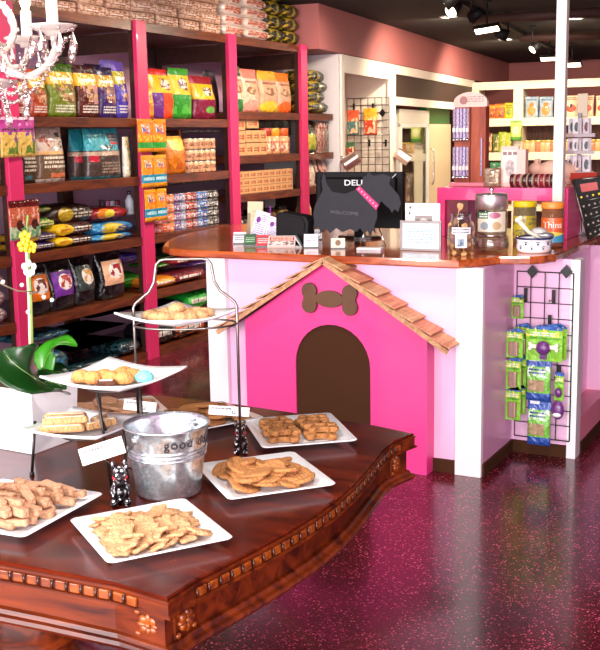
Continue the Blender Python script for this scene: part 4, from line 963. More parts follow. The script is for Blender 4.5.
# bay 2 --------------------------------------------------
z = LV[1]
cat_ = lambda nm, a, b_, top: pack(nm, a, [('r', 0, 1, .48, .86, '#f2b418'), ('r', 0, 1, .86, 1, top), ('e', .58, .69, .20, .10, '#e8d0b0'), ('s', .35, .8, .56, .82, '#6a4a3a', 12), ('s', 0, 1, .1, .46, b_, 4)], .12)
bag(142.5, 156, z, 86, cat_('cat_orange', '#e0701e', '#f0a030', '#e08a1c'), 'small orange cat treat bag in front, right beside the second pink post', x=XS+.004, d=.07)
bag(153.5, 179, z, 69, pack('cat_purple_orange', '#e8451c', [('r', 0, .42, 0, .52, '#6a2a80'), ('r', 0, 1, .52, .88, '#f2b418'), ('e', .62, .70, .18, .09, '#e8d0b0'), ('s', .4, .85, .58, .82, '#6a4a3a', 12), ('r', 0, 1, .88, 1, '#c82a1c')], .12), 'orange and purple cat food bag, second from the second pink post', x=XF_-.02)
bag(144, 163, z, 67, cat_('cat_yellow', '#e8a01c', '#f0c040', '#7a2a4a'), 'yellow cat food bag behind the small orange one', x=XF_-.14)
bag(175, 195, z, 68, cat_('cat_green', '#2c8a24', '#4aa83a', '#3a8a2a'), 'green and yellow cat food bag in the middle of the second shelf')
bag(198, 220, z, 76, pack('cat_maroon', '#7a1236', [('r', 0, 1, .46, .82, '#e8a81c'), ('e', .6, .64, .2, .1, '#e8d0b0'), ('s', .4, .8, .54, .76, '#6a4a3a', 12), ('e', .6, .22, .2, .08, '#5a9a3a'), ('r', 0, 1, .84, 1, '#8a1c24')], .12), 'plump maroon and yellow cat food bag left of the third pink post', d=.17)
bag(192, 204, z, 80, cat_('cat_brown', '#4a1a14', '#7a2a1a', '#5a1c14'), 'dark brown and yellow bag between the green and maroon ones', x=XF_-.13)
bag(210, 222, z, 70, pack('dark_plain', '#3a2838', [], .4), 'dark bag at the back beside the third pink post', x=XF_-.22)
z = LV[2]
bag(169.5, 190, z, 130, pack('bag_amber', '#d8781c', [('e', .55, .72, .4, .2, '#f5c45a'), ('r', .2, .9, .86, 1, '#3a1a14'), ('s', .1, .9, .1, .5, '#b8581c', 4)], .12), 'amber coloured treat bag on the third shelf beside the small beige cans', d=.16)
BEI = pack('can_beige', '#d8a47c', [('r', 0, 1, .36, .64, '#c4805a'), ('s', 0, 1, .3, .7, '#6a4a3a', 7), ('r', 0, 1, .94, 1, '#b8b0a8')], .35)
def can_wall(px0, px1, cols, rows, z, pyt, styles, label, group, x=XF_, depth=1, name='food_can'):
    y0, y1 = ycol(px0, x, z), ycol(px1, x, z); w = (y1-y0)/cols; h = (zrow(pyt, x, (y0+y1)/2)-z)/rows; proto = {}
    r = w*.49
    for c in range(cols):
        for q in range(rows):
            st_ = styles[c % len(styles)]
            if st_.name not in proto:
                t = empty(name, (0, 0, 0)); MB().cyl(r, .025*h, .955*h, 14).build('label', st_, t); MB().cyl(r*.97, 0, .99*h, 14).build('tin', STEEL, t); remember(t); proto[st_.name] = t; o = t
            else: o = copy_tree(proto[st_.name])
            o.location = (x-r, y0+w*(c+.5), z+.0005+q*h); o.rotation_euler = (0, 0, (c*1.3+q)*.7)
            tag(o, (label[c % len(label)] if isinstance(label, list) else label), 'can', (group if isinstance(group, str) else group[c % len(group)]))
can_wall(190, 218, 5, 3, z, 138, [BEI], 'beige labelled can in the stacked columns on the third shelf of the middle bay', 'beige cans in the middle bay')
can_wall(188, 223, 5, 1, z+.325, 130, [pack('can_grey', '#8a8078', [('s', 0, 1, .2, .8, '#4a4440', 5)], .3)], 'grey tin in the row standing on a second layer behind the beige cans', 'grey tins behind the beige cans', x=XF_-.14)
for i in range(0): pass
z = LV[3]
cols_ = [('can_orange', '#d8561c', 'orange'), ('can_orange2', '#e87a2c', 'orange'), ('can_purple', '#6a3a8a', 'purple'), ('can_lilac', '#8a8ab0', 'lilac grey'), ('can_red', '#a8241c', 'red'), ('can_red2', '#8a1c1c', 'red'), ('can_blue', '#3a6ab0', 'blue'), ('can_blue2', '#24488a', 'blue'), ('can_black', '#1c1a1e', 'black'), ('can_black2', '#2a2628', 'black')]
sty = [pack(n, c, [('s', 0, 1, .25, .75, '#e8e0d8', 7), ('r', 0, 1, 0, .06, '#c8c4c0')], .3) for n, c, _ in cols_]
can_wall(165, 221, 10, 4, z, 192, sty, [c+' labelled can in the colourful columns above the counter\'s left end' for _, _, c in cols_], [c+' cans in the colourful columns' for _, _, c in cols_])
z = LV[3]
sty2 = [pack('can_magenta', '#b82a5a', [('s', 0, 1, .25, .75, '#f0d0d8', 7)], .3), pack('can_rose', '#c8503c', [('s', 0, 1, .25, .75, '#f0d0d8', 7)], .3)]
can_wall(152, 165, 2, 2, z, 218, sty2, ['magenta labelled can under the lowest hanging orange packs', 'rose labelled can under the lowest hanging orange packs'], ['magenta cans under the hanging packs', 'rose cans under the hanging packs'])
can_wall(168, 222, 9, 1, z+.39, 183, [MC['can_grey']], 'grey tin in the row behind the tops of the colourful columns', 'grey tins behind the colourful columns', x=XF_-.15)
z = LV[4]
def sk(nm, c, c2='#e8d8c0'): return pack(nm, c, [('s', .1, .9, .2, .8, c2, 4), ('t', .2, .8, .3, .7, '#f0e8e0', 1)], .2)
lying(152, 179, z, 277, sk('sack_orange', '#d87a1c', '#f0a83a'), 'orange sack lying at the front under the wire handle of the plate stand')
lying(172, 208, z, 270, sk('sack_maroon', '#5a1420', '#8a2a34'), 'maroon sack lying right of the orange one', d=.3)
lying(156, 176, z+.14, 263, sk('sack_leaf', '#3a8a24', '#6ab83a'), 'leaf green sack, lower one in the middle bay below the cans', x=XF_-.1)
lying(160, 180, z+.21, 256, sk('sack_leaf', '#3a8a24', '#6ab83a'), 'leaf green sack, upper one in the middle bay below the cans', x=XF_-.1)
lying(152, 180, z+.30, 249, sk('sack_indigo2', '#4a4a9a', '#6a6ab8'), 'violet blue sack topmost in the middle bay below the cans', x=XF_-.12)
lying(172, 200, z+.14, 256, sk('sack_crimson', '#8a1428', '#a82a3a'), 'crimson sack under the countertop\'s left end', x=XF_-.05)
lying(190, 214, z+.10, 262, sk('sack_purple2', '#5a2a8a', '#7a4ab0'), 'purple sack beside the white counter post', x=XF_-.12)
z = LV[5]
lying(186, 214, z+.20, 290, sk('sack_emerald', '#1f9a34', '#6ad06a'), 'emerald green sack on the bottom shelf beside the counter post')
lying(172, 208, z, 318, sk('sack_black_orange', '#2a1414', '#c85a2a'), 'black and orange sack on the bottom shelf of the middle bay')
lying(152, 176, z, 322, sk('sack_black2', '#14161a', '#2a3a3a'), 'black sack on the bottom shelf right of the second post')
lying(160, 190, z+.16, 302, sk('sack_black3', '#181418', '#3a2a2a'), 'black sack, upper one on the bottom shelf of the middle bay')
# bay 3 --------------------------------------------------
z = LV2[1]
def rb_(nm, a, b_, c): return pack(nm, a, [('r', 0, 1, .78, 1, b_), ('e', .5, .5, .34, .10, '#8a5a3a'), ('e', .5, .12, .5, .16, c), ('s', .1, .9, .3, .7, '#c8a07a', 5), ('t', .15, .85, .66, .74, '#8a3a2a', 1)], .3)
bag(235, 246, z, 66, rb_('rb_green', '#e8d0b0', '#1f5a3a', '#1f7a3a'), 'cream and dark green bag right of the third pink post')
bag(246, 262, z, 69, rb_('rb_pink', '#e8b8a0', '#e87a6a', '#e89080'), 'peach pink bag with a round picture right of the cream and green one')
bag(263, 281, z, 71, rb_('rb_yellow', '#c89a7a', '#e8a02c', '#e8b82c'), 'brown bag with a yellow top on the second shelf of the third bay')
bag(280.5, 294, z, 73, rb_('rb_orange', '#c89a80', '#e8701c', '#e8601c'), 'brown bag with an orange top left of the fourth pink post')
z = LV2[2]
BX = pack('box_beige', '#d8a06c', [('t', .12, .88, .3, .7, '#6a3a24', 2), ('r', 0, 1, .0, .06, '#8a5a3a'), ('e', .75, .5, .12, .25, '#b8502c')], .4, crinkle=0)
def box_wall(px0, px1, cols, rows, z, pyt, st_, label, group, x=XF_, d=.1, name='biscuit_box'):
    y0, y1 = ycol(px0, x, z), ycol(px1, x, z); w = (y1-y0)/cols; h = (zrow(pyt, x, (y0+y1)/2)-z)/rows; pr_ = None
    for c in range(cols):
        for q in range(rows):
            if pr_ is None: pr_ = MB().box(-w*.485, w*.485, -d/2, d/2, 0, h*.97).build(name, st_, None, .002); o = pr_
            else: o = pr_.copy(); COL.objects.link(o)
            o.location = (x-d/2, y0+w*(c+.5), z+.0005+q*h); o.rotation_euler = (0, 0, RZ); tag(o, label, 'box', group)
box_wall(236.5, 246, 1, 3, z, 118, BX, 'beige box in the narrow stack tight against the third pink post', 'beige boxes against the third post')
box_wall(246.5, 267, 3, 2, z, 130, BX, 'beige box in the lower six of the stack left of the orange topped jars', 'beige boxes in the middle of the third bay')
box_wall(247, 259, 1, 1, z+.235, 119, BX, 'single beige box on top of the stack left of the orange topped jars', None)
for px, c, lb in ((272, '#a83a2c', 'red'), (280, '#d8941c', 'amber'), (289, '#c85a24', 'orange')):
    ym, w, h = shelf_item(px-4, px+4, z, 128, XF_)
    t = empty('treat_jar', (XF_-w/2, ym, z), lb+' topped treat jar on the third shelf left of the fourth pink post', 'jar')
    MB().lathe([(.001, 0), (w*.46, .002), (w*.48, .02), (w*.48, h*.62), (w*.36, h*.72), (.001, h*.72)], 18).build('jar_body', pack('jar_'+lb, '#d89a6a', [('r', 0, 1, .2, .6, '#e8c09a'), ('s', 0, 1, .1, .7, '#a8402c', 5)], .2), t)
    MB().cyl(w*.42, h*.70, h, 18).build('jar_lid', mat('lid_'+lb, c, .4), t)
can_wall(262, 294, 4, 1, z+.17, 120, [pack('can_olive', '#5a5a4a', [], .3)], 'olive grey tin in the row behind the coloured jar lids', 'olive tins behind the jars', x=XF_-.18)
z = LV2[3]
box_wall(237, 293, 9, 3, z, 170, BX, 'beige box in the wide wall of boxes on the fourth shelf of the third bay', 'beige boxes in the wide wall')
can_wall(236, 294, 7, 1, z+.255, 158, [pack('can_silver', '#9a948c', [('r', .3, .6, 0, 1, '#c8b8a0')], .25)], 'silver tin standing in the row behind the wide wall of boxes', 'silver tins behind the wide wall', x=XF_-.12)
z = LV2[4]
for i, (px, c, py) in enumerate(((240, '#2a2420', 212), (247, '#3a2a24', 216), (256, '#1c1a1a', 210), (266, '#2c2a30', 214), (276, '#5a3a1c', 208), (288, '#8a6a3a', 206))):
    ym, w, h = shelf_item(px-4, px+4, z, py, XF_-.05)
    t = empty('storage_jar', (XF_-.05-w/2, ym, z), 'dark jar number on the shaded shelf'.replace(' number', '')+(' behind the tall brochure', ' beside the tall brochure', ' behind the white leaflets', ' behind the purple pen', ' behind the black card machine', ' left of the fourth pink post')[i], 'jar')
    MB().lathe([(.001, 0), (w*.45, .002), (w*.47, .02), (w*.47, h*.8), (w*.3, h*.88), (.001, h*.88)], 16).build('jar_body', mat('jar_'+c[1:], c, .3), t); MB().cyl(w*.36, h*.86, h, 16).build('jar_lid', IRON, t)
# bay 4 --------------------------------------------------
DG = pack('sack_dark_green', '#2a2a14', [('s', 0, .6, .1, .9, '#b8982c', 3), ('r', .55, .66, 0, 1, '#8a7a2a')], .3)
z = LV2[1]; zz = z
for i, (px1, py) in enumerate(((330, 104), (326, 96), (329, 87), (326, 78))):
    ym, w, h = shelf_item(306, px1, zz, py, XF_)
    o = sack(w, .28, .125, 30+i).build('kibble_sack', DG, None, loc=(XF_-.14, ym, zz)); o.rotation_euler = (0, 0, RZ); zz += .085 if 0 else .1
    tag(o, ('lowest', 'second', 'third', 'topmost')[i]+' of four dark green sacks stacked right of the fourth pink post', 'pet food sack')
z = LV2[2]
bag(307, 319, z, 121, pack('bag_lime', '#2f3a1c', [('r', .15, .85, .1, .6, '#c8c02a'), ('s', .2, .8, .1, .6, '#7a8a1c', 4)], .3), 'black bag with a lime yellow panel right of the fourth pink post')
for i, px in enumerate((321.5, 325, 328.5)):
    ym, w, h = shelf_item(px-1.8, px+1.8, z, 122, XF_)
    o = MB().cyl(w*.48, 0, h, 12).build('treat_tube', pack('tube_%d' % i, ('#c8a08a', '#b88a7a', '#8a9a8a')[i], [('s', 0, 1, 0, 1, '#8a3a34', 8)], .3), None, loc=(XF_-w/2, ym, z)); tag(o, ('left', 'middle', 'right')[i]+' one of three slim treat tubes near the end of the shelving', 'tube')
z = LV2[3]
bag(304, 312, z, 157, rb_('rb_b4a', '#d8703c', '#e8903c', '#c85a2c'), 'orange bag right beside the fourth pink post on the fourth shelf')
bag(311, 321, z, 157, pack('bag_white_red', '#e0c8b0', [('s', .1, .9, .2, .8, '#a83a2c', 4), ('r', .4, .6, .1, .9, '#5a2418')], .3), 'white and red bag on the fourth shelf near the monitor')
bag(320.5, 330, z, 157, pack('bag_dark_red', '#5a3028', [('s', .1, .9, .2, .9, '#d89a8a', 5)], .3), 'dark red speckled bag above the monitor\'s left corner')
z = LV2[4]
bag(304, 314, z, 194, pack('box_orange', '#e8903c', [('s', .1, .9, .2, .8, '#f0c08a', 4)], .4), 'orange pack left of the monitor')
# top of the shelving ------------------------------------
z = LV[0]
BP = pack('biscuit_pack', '#c49a82', [('r', .06, .94, .25, .8, '#d8b49c'), ('r', .3, .75, .38, .66, '#a84a3a'), ('s', 0, 1, .1, .9, '#9a6a50', 7), ('t', .3, .75, .4, .64, '#f0e0d0', 1)], .18)
pr_ = None
y0 = 5.0; wP = .300
for c in range(9):
    for q in range(5 if c > 2 else 3):
        if pr_ is None: pr_ = MB().rbox(-wP*.47, wP*.47, -.14, .14, .0, .078, .02).build('biscuit_pack', BP, None, .004); o = pr_
        else: o = pr_.copy(); COL.objects.link(o)
        o.location = (XF_-.15+rnd.uniform(-.02, .02), y0+wP*(c+.5), z+.001+q*.080); o.rotation_euler = (rnd.uniform(-.03, .03), rnd.uniform(-.03, .03), RZ+rnd.uniform(-.09, .09))
        tag(o, 'clear pack of tan biscuits stacked on top of the shelving '+('above the first bay' if c < 5 else 'above the middle bay'), 'biscuit pack', 'biscuit packs above the '+('first bay' if c < 5 else 'middle bay'))
WS = pack('bag_white_top', '#ead6cc', [('r', .1, .8, .3, .7, '#e0a090'), ('s', .1, .9, .2, .8, '#b8604a', 6)], .25)
for c, (px0, px1) in enumerate(((224, 247), (246, 272))):
    zz = z
    for q in range(5):
        ym, w, h = shelf_item(px0, px1-q*1.2, z, 30, XF_)
        o = sack(w, .3, .10, 60+c*7+q).build('treat_bag', WS, None, loc=(XF_-.15, ym, z+.001+q*.088)); o.rotation_euler = (0, 0, RZ)
        tag(o, 'white bag with red print lying in the '+('left' if c == 0 else 'right')+' white stack on top of the shelving', 'treat bag', ('left' if c == 0 else 'right')+' white bag stack')
for c, (px0, px1) in enumerate(((268, 285), (284, 301))):
    for q in range(4 if c == 0 else 3):
        ym, w, h = shelf_item(px0, px1, z, 30, XF_)
        o = sack(w, .3, .135, 90+c*7+q).build('kibble_sack', DG, None, loc=(XF_-.15, ym, z+.001+q*.118)); o.rotation_euler = (0, 0, RZ)
        tag(o, 'dark green sack in the '+('left' if c == 0 else 'right')+' dark stack on top of the shelving', 'pet food sack', ('left' if c == 0 else 'right')+' dark sack stack')
# ------------------------------------------------------------------ on the worktop
CZ = CT+.0008
CLEAR = glass('clear_glass', '#f2f4f2', .10); CLEARPL = glass('clear_plastic', '#f4f0f2', .16)
PRINT1 = pack('leaflet_white', '#eee6f2', [('t', .1, .9, .1, .62, '#9a8ab8', 8), ('e', .3, .72, .16, .10, '#7a2a8a'), ('t', .45, .9, .68, .92, '#8a6aa8', 4)], .5, coat=0, crinkle=0)
def upright(px0, px1, py0, py1, dep, y, st_, name, label, cat, tilt=8, yaw=None, th=.006):
    """thin upright thing between two columns and rows on the vertical plane y, leaning back"""
    a = ony(px0, py1, y); b = ony(px1, py0, y); w, h = b.x-a.x, b.z-a.z
    o = MB().box(-w/2, w/2, 0, th, 0, h).build(name, st_, None, .0008, loc=((a.x+b.x)/2, y, CZ)); o.rotation_euler = (R(-tilt), 0, 0 if yaw is None else yaw); return tag(o, label, cat)
def yfor(px, py): return onz(px, py, CT).y
# tall beige booklet
y = yfor(252, 240)
o = upright(247, 261, 203, 241, 0, y, pack('beige_booklet', '#dcc9a4', [('r', 0, .22, 0, .7, '#9a8a70'), ('t', .3, .85, .1, .8, '#c9b48c', 6)], .5, crinkle=0), 'booklet', 'tall beige booklet standing behind the white leaflets', 'booklet', 5, th=.012)
# leaflet holder
hp = onz(262, 242, CT); t = empty('leaflet_holder', (hp.x, hp.y, CZ), 'clear stand with two white and purple leaflets on the worktop', 'leaflet holder')
MB().box(-.10, .10, .03, .034, 0, .05).box(-.10, .10, -.02, .034, 0, .004).box(-.10, .10, -.024, -.02, 0, .03).build('clear_stand', CLEARPL, t)
for k, (x0, hh, rot) in enumerate(((-.085, .185, 14), (.012, .15, 14))):
    o = MB().box(0, .088, 0, .004, 0, hh).build('leaflet', PRINT1, t); o.location = (x0, -.012, .006); o.rotation_euler = (R(-12), R(rot), 0)
MB().tube([(.03, .04, .0), (.035, .045, .20)], .004, 8).build('purple_pen', mat('purple_pen', '#a030b0', .3), t)
# black card machine / hood
hp = onz(300, 246, CT); t = empty('card_terminal', (hp.x-.045, hp.y+.02, CZ), 'black hooded card terminal behind the leaflets and booklets', 'card terminal')
prof = [(-.10, 0), (.085, 0), (.095, .02), (.105, .13), (.085, .165), (-.06, .185), (-.10, .175), (-.105, .02)]
MB().prism(prof, -.03, .06, 0, XZ).build('terminal_body', BLACKMAT, t, .012)
MB().prism([(x*.78, .02+z*.8) for x, z in prof], -.036, -.03, 0, XZ).build('terminal_face', BLACKMAT, t, .002)
hp = onz(296, 214, 1.25)
# small cards along the edge
def cardholder(px0, px1, py0, py1, stl, lb, cat='card stack', tilt=38, yw=0, holder=True, n=1):
    b = onz((px0+px1)/2, py1, CT); w = (onz(px1, py1, CT)-onz(px0, py1, CT)).length; h = max(.03, (zrow(py0, b.x, b.y)-CT)*1.15)
    t = empty('business_card_holder' if holder else 'card_stack', (b.x, b.y, CZ), lb, cat, None, YAW*.9+yw)
    if holder: MB().prism([(0, 0), (.045, 0), (.038, h*.7), (.034, h*.7), (.036, .006), (0, .006)], -w*.52, w*.52, 0, Matrix(((0, 0, 1, 0), (1, 0, 0, 0), (0, 1, 0, 0), (0, 0, 0, 1)))).build('holder', BLACKPL, t)
    o = MB().box(-w/2, w/2, 0, .010, 0, h).build('cards', stl, t); o.location = (0, .004, .006); o.rotation_euler = (R(-tilt), 0, 0)
    return t
def pcard(nm, c, ink='#8a8a9a', k=3): return pack(nm, c, [('t', .12, .88, .2, .8, ink, k)], .5, coat=0, crinkle=0)
cardholder(233, 245.5, 233, 244, pcard('card_white_a', '#efe6ea'), 'small stack of white cards at the left end of the worktop')
cardholder(244, 256, 235, 246, pcard('card_green', '#2c5a34', '#a0c8a0'), 'dark green cards between the white and the red cards')
cardholder(256, 270, 236, 247, pcard('card_red', '#c8303c', '#f0c8c8'), 'red cards right of the dark green cards')
b = onz(281, 248, CT); t = empty('booklet_stack', (b.x, b.y, CZ), 'propped stack of orange-red and white booklets on the worktop edge', 'booklet stack', None, YAW*.8)
o = MB().box(-.075, .075, 0, .018, 0, .095).build('booklets', pack('booklet_red', '#e8dcd6', [('r', .05, .95, .55, .92, '#e0452c'), ('t', .1, .9, .6, .88, '#f8e8d8', 2), ('s', .05, .95, .12, .5, '#8a5a4a', 5)], .4, crinkle=0), t); o.rotation_euler = (R(-58), 0, 0); o.location = (0, 0, .008)
MB().prism([(.076, 0), (.115, 0), (.078, .062), (.070, .058), (.105, .008), (.076, .008)], 0, .08, 0, XZ).build('folded_stand', mat('grey_card', '#b8b4b6', .5), t)
cardholder(304, 318, 236, 248, pcard('card_white_b', '#f5f0f6'), 'white business cards in a black holder left of the dog sign, front row', tilt=30)
o = cardholder(310, 322, 231, 240, pcard('card_white_c', '#f0eaf2'), 'white business cards in a black holder left of the dog sign, back row', tilt=30)
cardholder(331, 345, 239, 249, pack('card_cream', '#e8d8c8', [('e', .5, .5, .2, .3, '#8a6a50')], .5, crinkle=0), 'cream cards with a round print in a black holder under the dog sign', tilt=40)
b = onz(370, 250, CT); o = MB().box(-.065, .065, -.03, .03, 0, .012).build('notepad', pcard('note_white', '#ece8ee'), None, .001, loc=(b.x, b.y, CZ)); o.rotation_euler = (0, 0, .15); tag(o, 'white notepad lying below the dog sign', 'notepad')
o = MB().tube([(-.05, 0, 0), (.05, .01, 0)], .0035, 8).build('ink_pen', mat('pink_pen', '#a04880', .4), None, loc=(b.x, b.y+.06, CZ+.004)); tag(o, 'pink pen lying behind the white notepad', 'pen')
# monitor
my = 5.62
a = ony(318, 236, my); b2 = ony(403, 171, my)
t = empty('computer_monitor', ((a.x+b2.x)/2, my, CZ), 'back of a black computer monitor behind the dog shaped sign', 'monitor', None, R(3))
w = (b2.x-a.x)/2; h0, h1 = .06, b2.z-CZ-.005
MB().rbox(-w, w, -.012, .03, h0, h1, .012).build('screen_back', mat('monitor_black', '#08080a', .5, spec=.2), t, .003)
hs = MB(); hs.loft([([(x*w*.88, z_) for x, z_ in ((1, h1-.16), (1, h1-.028), (-1, h1-.028), (-1, h1-.16))], -.012, 0), ([(x*w*.84, z_) for x, z_ in ((1, h1-.15), (1, h1-.036), (-1, h1-.036), (-1, h1-.15))], -.034, 0)], 0, XZ, sm=False)
hs.build('rear_housing', mat('housing_black', '#050506', .5, spec=.2), t, .006)
MB().box(-.03, .03, -.01, .02, .01, .12).loft([(blob(24, lambda a_: .11), .0, 0), (blob(24, lambda a_: .11), .012, 0), (blob(24, lambda a_: .11), .016, -.02)], 0, Matrix.Diagonal((1.2, .8, 1, 1)), sm=False).build('stand', BLACKPL, t)
text('DELL', .046, 'brand_lettering', mat('logo_white', '#e9eaee', .4, emit=0), t, (xcol(357, my, 1.3)-(a.x+b2.x)/2, -.0355, h1-.062), (R(90), 0, 0), .0006, sx=1.3, bold=.0005)
for k in range(6): pass
MB().box(-w*.8, w*.8, -.013, -.011, .075, .080).build('vent_slot', BLACKMAT, t)
# scottie dog chalkboard
sy = onz(345, 247, CT).y+.02
P2 = [(313, 214), (315, 205), (319, 197), (323, 190), (321, 181), (324, 173), (327, 184), (332, 192), (345, 194), (355, 190), (362, 184), (363, 177), (366, 176), (368, 172), (373, 176), (382, 174), (391, 177), (389, 184), (394, 190), (399, 196), (401, 204), (398, 212), (394, 209), (392, 213), (389, 208), (386, 206), (381, 201), (377, 208), (377, 218), (374, 226), (375, 233), (372, 230), (370, 236), (367, 230), (364, 234), (360, 228), (356, 232), (350, 229), (342, 232), (336, 228), (330, 233), (326, 229), (321, 233), (318, 227), (313, 230), (314, 222)]
Q = [ony(px, py, sy) for px, py in P2]; cx0 = sum(q.x for q in Q)/len(Q)
t = empty('dog_shaped_sign', (cx0, sy, CZ), 'grey terrier shaped chalkboard sign with a pink collar in front of the monitor', 'sign')
SLATE = mat('slate_board', '#36363b', .85, noise=.15, nscale=25, spec=.15)
MB().prism([(q.x-cx0, q.z-CZ) for q in Q], 0, .010, 0, XZ).build('board', SLATE, t, .001)
def sl(px, py, dy=0): q = ony(px, py, sy+dy); return Vector((q.x-cx0, dy, q.z-CZ))
c = [sl(356, 189, -.003), sl(359.5, 186, -.003), sl(379, 205, -.003), sl(376, 210, -.003)]
MB().prism([(p.x, p.z) for p in c], -.006, .0, 0, XZ).build('collar', mat('pink_collar', '#d8286e', .5), t, .001)
dz = MB()
for k in range(7):
    u = (k+.5)/7; p = (c[0]+c[1])/2*(1-u)+(c[2]+c[3])/2*u; dz.ball((p.x, -.007, p.z), .0045, 8, sc=(1, .3, 1))
dz.build('collar_studs', mat('pale_stud', '#f0b8d0', .3), t)
tp = sl(344, 213, -.004); text('WELCOME', .026, 'chalk_lettering', mat('chalk_grey', '#5e5e64', .9), t, (tp.x, tp.y+.003, tp.z), (R(90), R(3), 0), .0003, sx=1.35)
for px0, px1 in ((366, 360), (379, 386)): 
    p0 = sl(px0, 228, .006); p1 = sl(px1, 247, .0); p1.z = .004
    MB().tube([p0, p1], .0035, 6).build('wire_leg', CHROME, t)
p0 = sl(322, 228, .006); p1 = sl(316, 247); p1.z = .004; MB().tube([p0, p1], .0035, 6).build('wire_leg', CHROME, t)
sx_, sy2 = sl(392, 178, -.002), sl(396, 174, -.002); MB().tube([sx_, sy2], .002, 6).build('chalk_stick', mat('chalk_white', '#d8d8d8', .8), t)
# bottle/cable glimpsed behind the sign
# framed notice
fy = onz(420, 251, CT).y
a = ony(400.5, 250, fy); b2 = ony(441.5, 221, fy); w, h = b2.x-a.x, b2.z-a.z
t = empty('framed_notice', ((a.x+b2.x)/2, fy, CZ), 'small grey framed notice standing on the worktop beside the monitor', 'picture frame')
fr = MB()
for x0, x1, z0, z1 in ((-w/2, w/2, 0, .012), (-w/2, w/2, h-.012, h), (-w/2, -w/2+.012, .012, h-.012), (w/2-.012, w/2, .012, h-.012)): fr.box(x0, x1, -.007, .006, z0, z1)
o = fr.build('frame', mat('pewter_frame', '#8a7f7d', .35, metal=.3), t, .0015)
MB().box(-w/2+.011, w/2-.011, -.002, .004, .011, h-.011).build('notice', pack('notice_blue', '#cfe2ea', [('s', 0, 1, 0, 1, '#b4d2e0', 4), ('t', .16, .84, .2, .82, '#7d97a8', 6)], .3, crinkle=0), t)
MB().prism([(0, 0), (.05, 0), (.004, h*.7), (0, h*.7)], -.02, .02, 0, Matrix(((0, 0, 1, 0), (1, 0, 0, .006), (0, 1, 0, 0), (0, 0, 0, 1)))).build('easel_back', BLACKMAT, t)
a = ony(405.5, 236, fy+.05); b2 = ony(440, 203.5, fy+.05); w, h = b2.x-a.x, b2.z-CZ
t = empty('paw_print_card', ((a.x+b2.x)/2, fy+.05, CZ), 'white card with paw prints and a photo standing behind the framed notice', 'card')
MB().box(-w/2, w/2, 0, .003, 0, h).build('card', PAPER, t)
pm = MB()
for cx_, cz_ in ((-w*.36, h*.90), (-w*.38, h*.78)):
    pm.ball((cx_, -.001, cz_), .006, 8, sc=(1, .15, .8))
    for q in (-1, 0, 1): pm.ball((cx_+q*.007, -.001, cz_+.008), .0028, 8, sc=(1, .3, 1))
pm.build('paw_prints', BLACKMAT, t)
MB().box(-w*.22, w*.28, -.001, 0, h*.5, h*.74).build('small_photo', pack('photo_grey', '#7a6a66', [('e', .5, .4, .25, .35, '#c8bab2')], .4, crinkle=0), t)
# cookie jar with bones
def glassjar(loc, r, h, name, label, cat, prof=None, n=28):
    t = empty(name, loc, label, cat); return t
jp = onz(461, 255, CT); jy = jp.y; R_ = (xcol(474, jy, 1.15)-xcol(448, jy, 1.15))/2*1.0; jh = zrow(213, jp.x, jy)-CZ
t = empty('biscuit_jar', (jp.x, jy, CZ), 'open glass jar of bone biscuits with a picture label at the front of the worktop', 'jar')
MB().lathe([(.001, .003), (R_*.86, .003), (R_*.97, .02), (R_, jh*.35), (R_*.97, jh*.68), (R_*.70, jh*.86), (R_*.72, jh*.96), (R_*.80, jh), (R_*.76, jh), (R_*.66, jh*.90), (R_*.66, jh*.86), (R_*.93, jh*.66), (R_*.95, jh*.35), (R_*.9, .022), (.001, .010)], 28).build('glass_body', CLEAR, t)
lb = MB(); K = 8; ang0 = math.atan2(-jp.y, -jp.x); vs = []; a0_ = .72
for k in range(K+1):
    th = ang0-a0_+2*a0_*k/K
    for z_ in (jh*.52, jh*.68): vs.append((R_*1.012*cos(th), R_*1.012*sin(th), z_))
lb.add(vs, [(2*k, 2*k+2, 2*k+3, 2*k+1) for k in range(K)], 0, True)
vs = []; a1_ = .42
for k in range(K+1):
    th = ang0-a1_+2*a1_*k/K
    for z_ in (jh*.20, jh*.52): vs.append((R_*1.012*cos(th), R_*1.012*sin(th), z_))
lb.add(vs, [(2*k, 2*k+2, 2*k+3, 2*k+1) for k in range(K)], 0, True)
lb.build('paper_label', pack('jar_label', '#f0edf2', [('t', .05, .95, .70, .96, '#4a4660', 2), ('r', .35, .72, .06, .44, '#7f93a8'), ('s', .35, .72, .06, .44, '#3a4656', 6)], .5, crinkle=0), t)
bj = flat_cookie(bone_pts(.085, .030, .0105, 6), .013, C_TAN)
DARKB = cookie('dark_bone_biscuit', '#5a3020'); k = 0
for ring_, (zc_, nn) in enumerate(((.012, 6), (.052, 5), (.092, 4))):
    for q in range(nn):
        th = 2*pi*q/nn+ring_*.4
        if zc_+.085 > jh*.97: continue
        o = bj if k == 0 else copy_tree(bj); k += 1
        rr_ = R_*.72
        o.location = (jp.x+rr_*cos(th), jy+rr_*sin(th), CZ+zc_+.028); o.rotation_euler = (R(90), R(74+rnd.uniform(-20, 20)), th+R(90)); o.scale = (1.0, 1.05, 1.1)
        tag(o, 'bone biscuit inside the open glass jar on the worktop', 'biscuit', 'bone biscuits in the glass jar')
o = copy_tree(bj); o.location = (jp.x-.018, jy, CZ+jh*.98); o.rotation_euler = (R(90), R(-75), YAW); o.scale = (1.3, 1.1, 1); tag(o, 'long bone biscuit sticking out of the top of the glass jar', 'biscuit'); del o['group']
